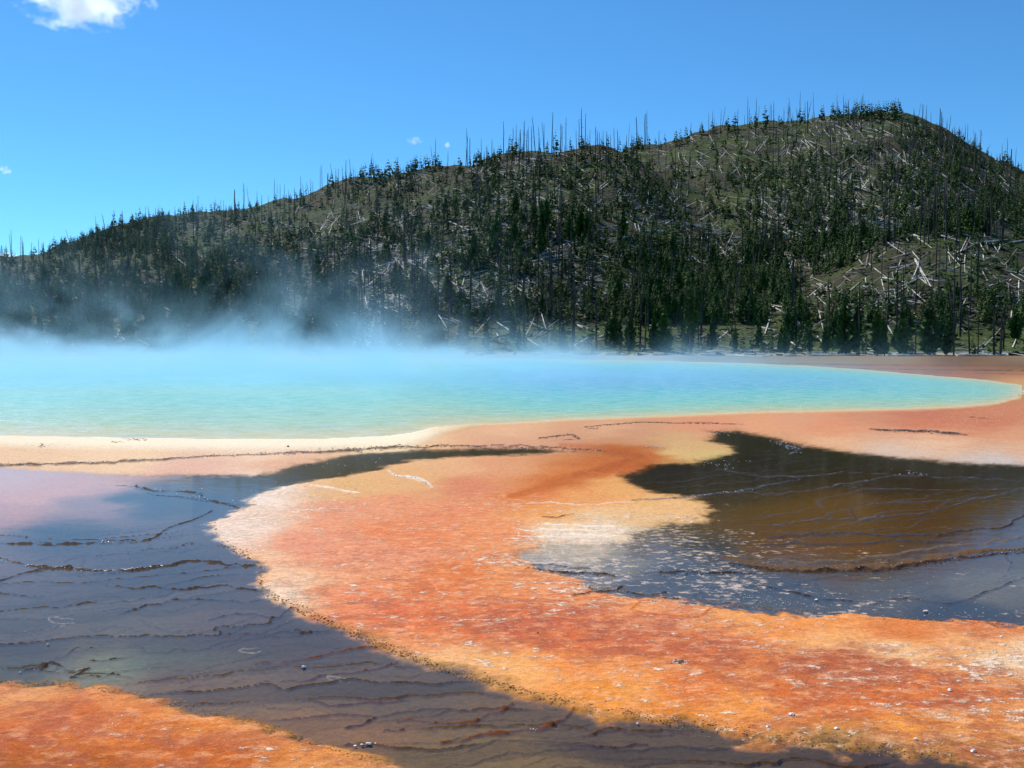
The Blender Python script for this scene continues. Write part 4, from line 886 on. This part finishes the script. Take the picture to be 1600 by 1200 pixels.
crumbs("glint_crumbs", "white crumbs and beads standing in for sun glints on the wet rims", [([(-5,873),(30,882),(110,890),(200,891),(260,884)], 75, 4, .8), ([(145,891),(165,892),(235,887)], 60, 3, .8), ([(150,847),(230,845)], 12, 3, .5), ([(240,765),(320,778),(380,796)], 16, 3, .7),
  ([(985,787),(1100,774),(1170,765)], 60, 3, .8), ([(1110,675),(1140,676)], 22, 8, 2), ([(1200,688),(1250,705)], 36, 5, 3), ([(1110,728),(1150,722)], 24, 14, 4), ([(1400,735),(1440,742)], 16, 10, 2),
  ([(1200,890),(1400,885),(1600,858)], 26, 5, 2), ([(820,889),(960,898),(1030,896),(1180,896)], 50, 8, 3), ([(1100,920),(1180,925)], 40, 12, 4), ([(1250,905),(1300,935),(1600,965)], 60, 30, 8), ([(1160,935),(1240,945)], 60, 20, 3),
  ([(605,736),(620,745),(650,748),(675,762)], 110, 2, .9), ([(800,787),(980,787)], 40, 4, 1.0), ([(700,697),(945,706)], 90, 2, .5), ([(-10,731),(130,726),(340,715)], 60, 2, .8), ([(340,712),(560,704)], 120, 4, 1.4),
  ([(1010,697),(1040,703)], 40, 6, 1.6), ([(450,725),(540,722),(640,725)], 18, 20, 4), ([(830,1139),(840,1140)], 7, 5, .8), ([(565,1163),(578,1163)], 6, 3, .6), ([(260,838),(640,700)], 6, 20, 10), ([(1500,652),(1600,665)], 45, 30, 4), ([(240,1046),(30,1050)], 10, 6, 2)], M_sinter, 92, (.5, 1.25))  # white beads added in place of sun glints, among crumbs of white crust
m = NT("tan_mat_crust"); sp_ = m.pos(); m.bsdf(m.mix(m.rng(m.noise(sp_, 9, 4, .7), .35, .65), (.22, .12, .045), (.55, .30, .12)), .8, .1); M_crust = m.m
crumbs("crusty_mat_edge", "crumbly tan crust along the edges of the orange mat", [([(430,935),(480,958),(530,982),(600,1010),(680,1042),(760,1066),(850,1090)], 700, 4, 3), ([(850,1090),(1050,1130),(1250,1157),(1500,1186)], 600, 6, 4.5), ([(0,1066),(100,1071),(250,1094),(400,1131),(520,1172),(600,1197)], 620, 5, 3.5), ([(338,820),(345,850),(385,868),(410,890),(405,915),(430,935)], 160, 4, 3), ([(900,914),(1020,931),(1200,951),(1400,966),(1600,979)], 420, 5, 2)], M_crust, 95, (.5, 1.7))
crumbs("pale_crumbs", "loose pale crumbs strewn over the orange mat", [([(480,780),(700,830),(860,980)], 260, 90, 34), ([(900,1000),(1200,1040),(1580,1080)], 260, 110, 26), ([(30,1110),(300,1160)], 60, 80, 22)], M_sinter, 93, (.4, 1.3))
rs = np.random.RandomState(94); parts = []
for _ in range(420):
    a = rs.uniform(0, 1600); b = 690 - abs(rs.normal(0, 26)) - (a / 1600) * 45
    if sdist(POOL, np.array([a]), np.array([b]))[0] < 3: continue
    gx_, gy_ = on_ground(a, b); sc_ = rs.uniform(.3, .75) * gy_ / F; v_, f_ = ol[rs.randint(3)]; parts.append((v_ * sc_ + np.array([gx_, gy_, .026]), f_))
m = NT("foam_glint"); m.bsdf((.9, .92, .92), .15, .6)  # white beads added for the pool's foam and sun sparkle
v_, f_ = join(parts); tag(link("foam_glint_flecks", make_mesh("foam_glint_flecks", v_, f_, [m.m])), "tiny white flecks standing in for foam and sun glints on the turquoise pool", "foam and glints", kind="stuff")

# ------------------------------------------------------------------ steam over the spring
def box(name, x0, x1, y0, y1, z0, z1, mat):
    v_ = [(a, b, c) for c in (z0, z1) for b in (y0, y1) for a in (x0, x1)]
    f_ = [(0, 2, 3, 1), (4, 5, 7, 6), (0, 1, 5, 4), (2, 6, 7, 3), (0, 4, 6, 2), (1, 3, 7, 5)]
    return link(name, make_mesh(name, v_, f_, [mat]))
st = NT("steam")
tc = st.pos(); s_ = st.sep(tc); xx_, yy_, zz3 = s_[0], s_[1], s_[2]
n1 = st.noise(st.scalev(tc, (1, .6, 1.3)), .085, 4, .6, 1.0)
n2 = st.noise(st.scalev(tc, (1, .5, 1.0)), .30, 2, .6)
wx_ = st.rng(xx_, 34, -12)                              # weight falls to the right
wy_ = st.math('MULTIPLY', st.rng(yy_, 27, 60), st.rng(yy_, 150, 122))
hs = st.math('ADD', .22, st.math('MULTIPLY', st.math('MULTIPLY', st.rng(n1, .42, .66), 2.2), st.rng(xx_, 30, -30, .35, 1.0)))
low_ = st.math('EXPONENT', st.math('MULTIPLY', st.math('POWER', st.math('DIVIDE', zz3, hs), 1.35), -1.0))
lowd = st.math('MULTIPLY', low_, st.math('MULTIPLY', st.rng(n2, .2, .7, .6, 1.3), .085))
wis = st.math('MULTIPLY', st.math('EXPONENT', st.math('MULTIPLY', zz3, -.23)), st.math('MULTIPLY', st.rng(st.math('ADD', n1, st.math('MULTIPLY', n2, .25)), .65, .78), .032))
wis = st.math('MULTIPLY', wis, st.math('MULTIPLY', st.rng(xx_, 3, -13), st.rng(zz3, 15, 11)))
den = st.math('MULTIPLY', st.math('ADD', st.math('MULTIPLY', lowd, wx_), wis), wy_)
pvv = st.n("ShaderNodeVolumePrincipled"); pvv.inputs['Color'].default_value = (.45, .76, 1.0, 1); pvv.inputs['Anisotropy'].default_value = .2  # blue light from water and sky is put into the steam's colour
st.l(den, pvv.inputs['Density']); st.l(pvv.outputs[0], st.out.inputs['Volume'])
steam = box("steam", -150, 40, 26, 152, .06, 15.0, st.m)
tag(steam, "blue-white steam drifting off the hot spring", "steam", kind="stuff")
st.m.cycles.volume_step_rate = .35 if hasattr(st.m, 'cycles') and hasattr(st.m.cycles, 'volume_step_rate') else 1

# ------------------------------------------------------------------ clouds
import bmesh
def cloud(px, py, wpx, hpx, label, dist, den_, sc_, seed):
    a, yv, zv = ray(px, py); k = dist / yv; c = Vector((a * k, dist, H + zv * k)); sx = wpx / F * dist / 2; sz = hpx / F * dist / 2
    bm = bmesh.new(); bmesh.ops.create_icosphere(bm, subdivisions=3, radius=1)
    me = bpy.data.meshes.new("cloud"); bm.to_mesh(me); bm.free()
    cm = NT("cloud_vapour"); t = cm.n("ShaderNodeTexCoord").outputs['Object']
    ln = cm.n("ShaderNodeVectorMath", operation='LENGTH'); cm.l(t, ln.inputs[0])
    off = cm.n("ShaderNodeVectorMath", operation='ADD'); cm.l(cm.scalev(t, (1, .7, sz / sx * 1.3)), off.inputs[0]); off.inputs[1].default_value = (seed, seed * 2, 0)
    nn = cm.noise(off.outputs[0], sc_, 5, .62, .3)
    dd = cm.math('MULTIPLY', cm.rng(cm.math('SUBTRACT', nn, cm.math('MULTIPLY', cm.math('POWER', ln.outputs[1], 2.0), .28)), .34, .52), den_)
    pvc = cm.n("ShaderNodeVolumePrincipled"); pvc.inputs['Color'].default_value = (.98, .99, 1, 1); pvc.inputs['Anisotropy'].default_value = .6
    cm.l(dd, pvc.inputs['Density']); cm.l(pvc.outputs[0], cm.out.inputs['Volume'])
    me.materials.append(cm.m); o = link("cloud", me); o.location = c; o.scale = (sx, min(sx, 120), sz)
    tag(o, label, "cloud", "clouds in the blue sky"); return o
cloud(130, -14, 250, 130, "bright white puffy cloud at the top left corner of the sky", 3000, .022, 2.9, 1.3)
cloud(648, 220, 34, 18, "faint wisp of cloud left of the tiny cloud above the central ridge", 3000, .010, 2.2, 4.1)
cloud(699, 227, 12, 14, "tiny bright cloud just above the central ridge's snags", 3000, .05, 1.6, 7.7)
cloud(8, 266, 24, 16, "small faint cloud at the left edge of the sky", 3000, .022, 1.8, 9.2)
cloud(10, 405, 60, 26, "low white cloud peeking over the far left end of the ridge", 3000, .03, 2.0, 12.4)
print("tris", sum(len(o.data.polygons) for o in COL.objects if o.type == 'MESH'))
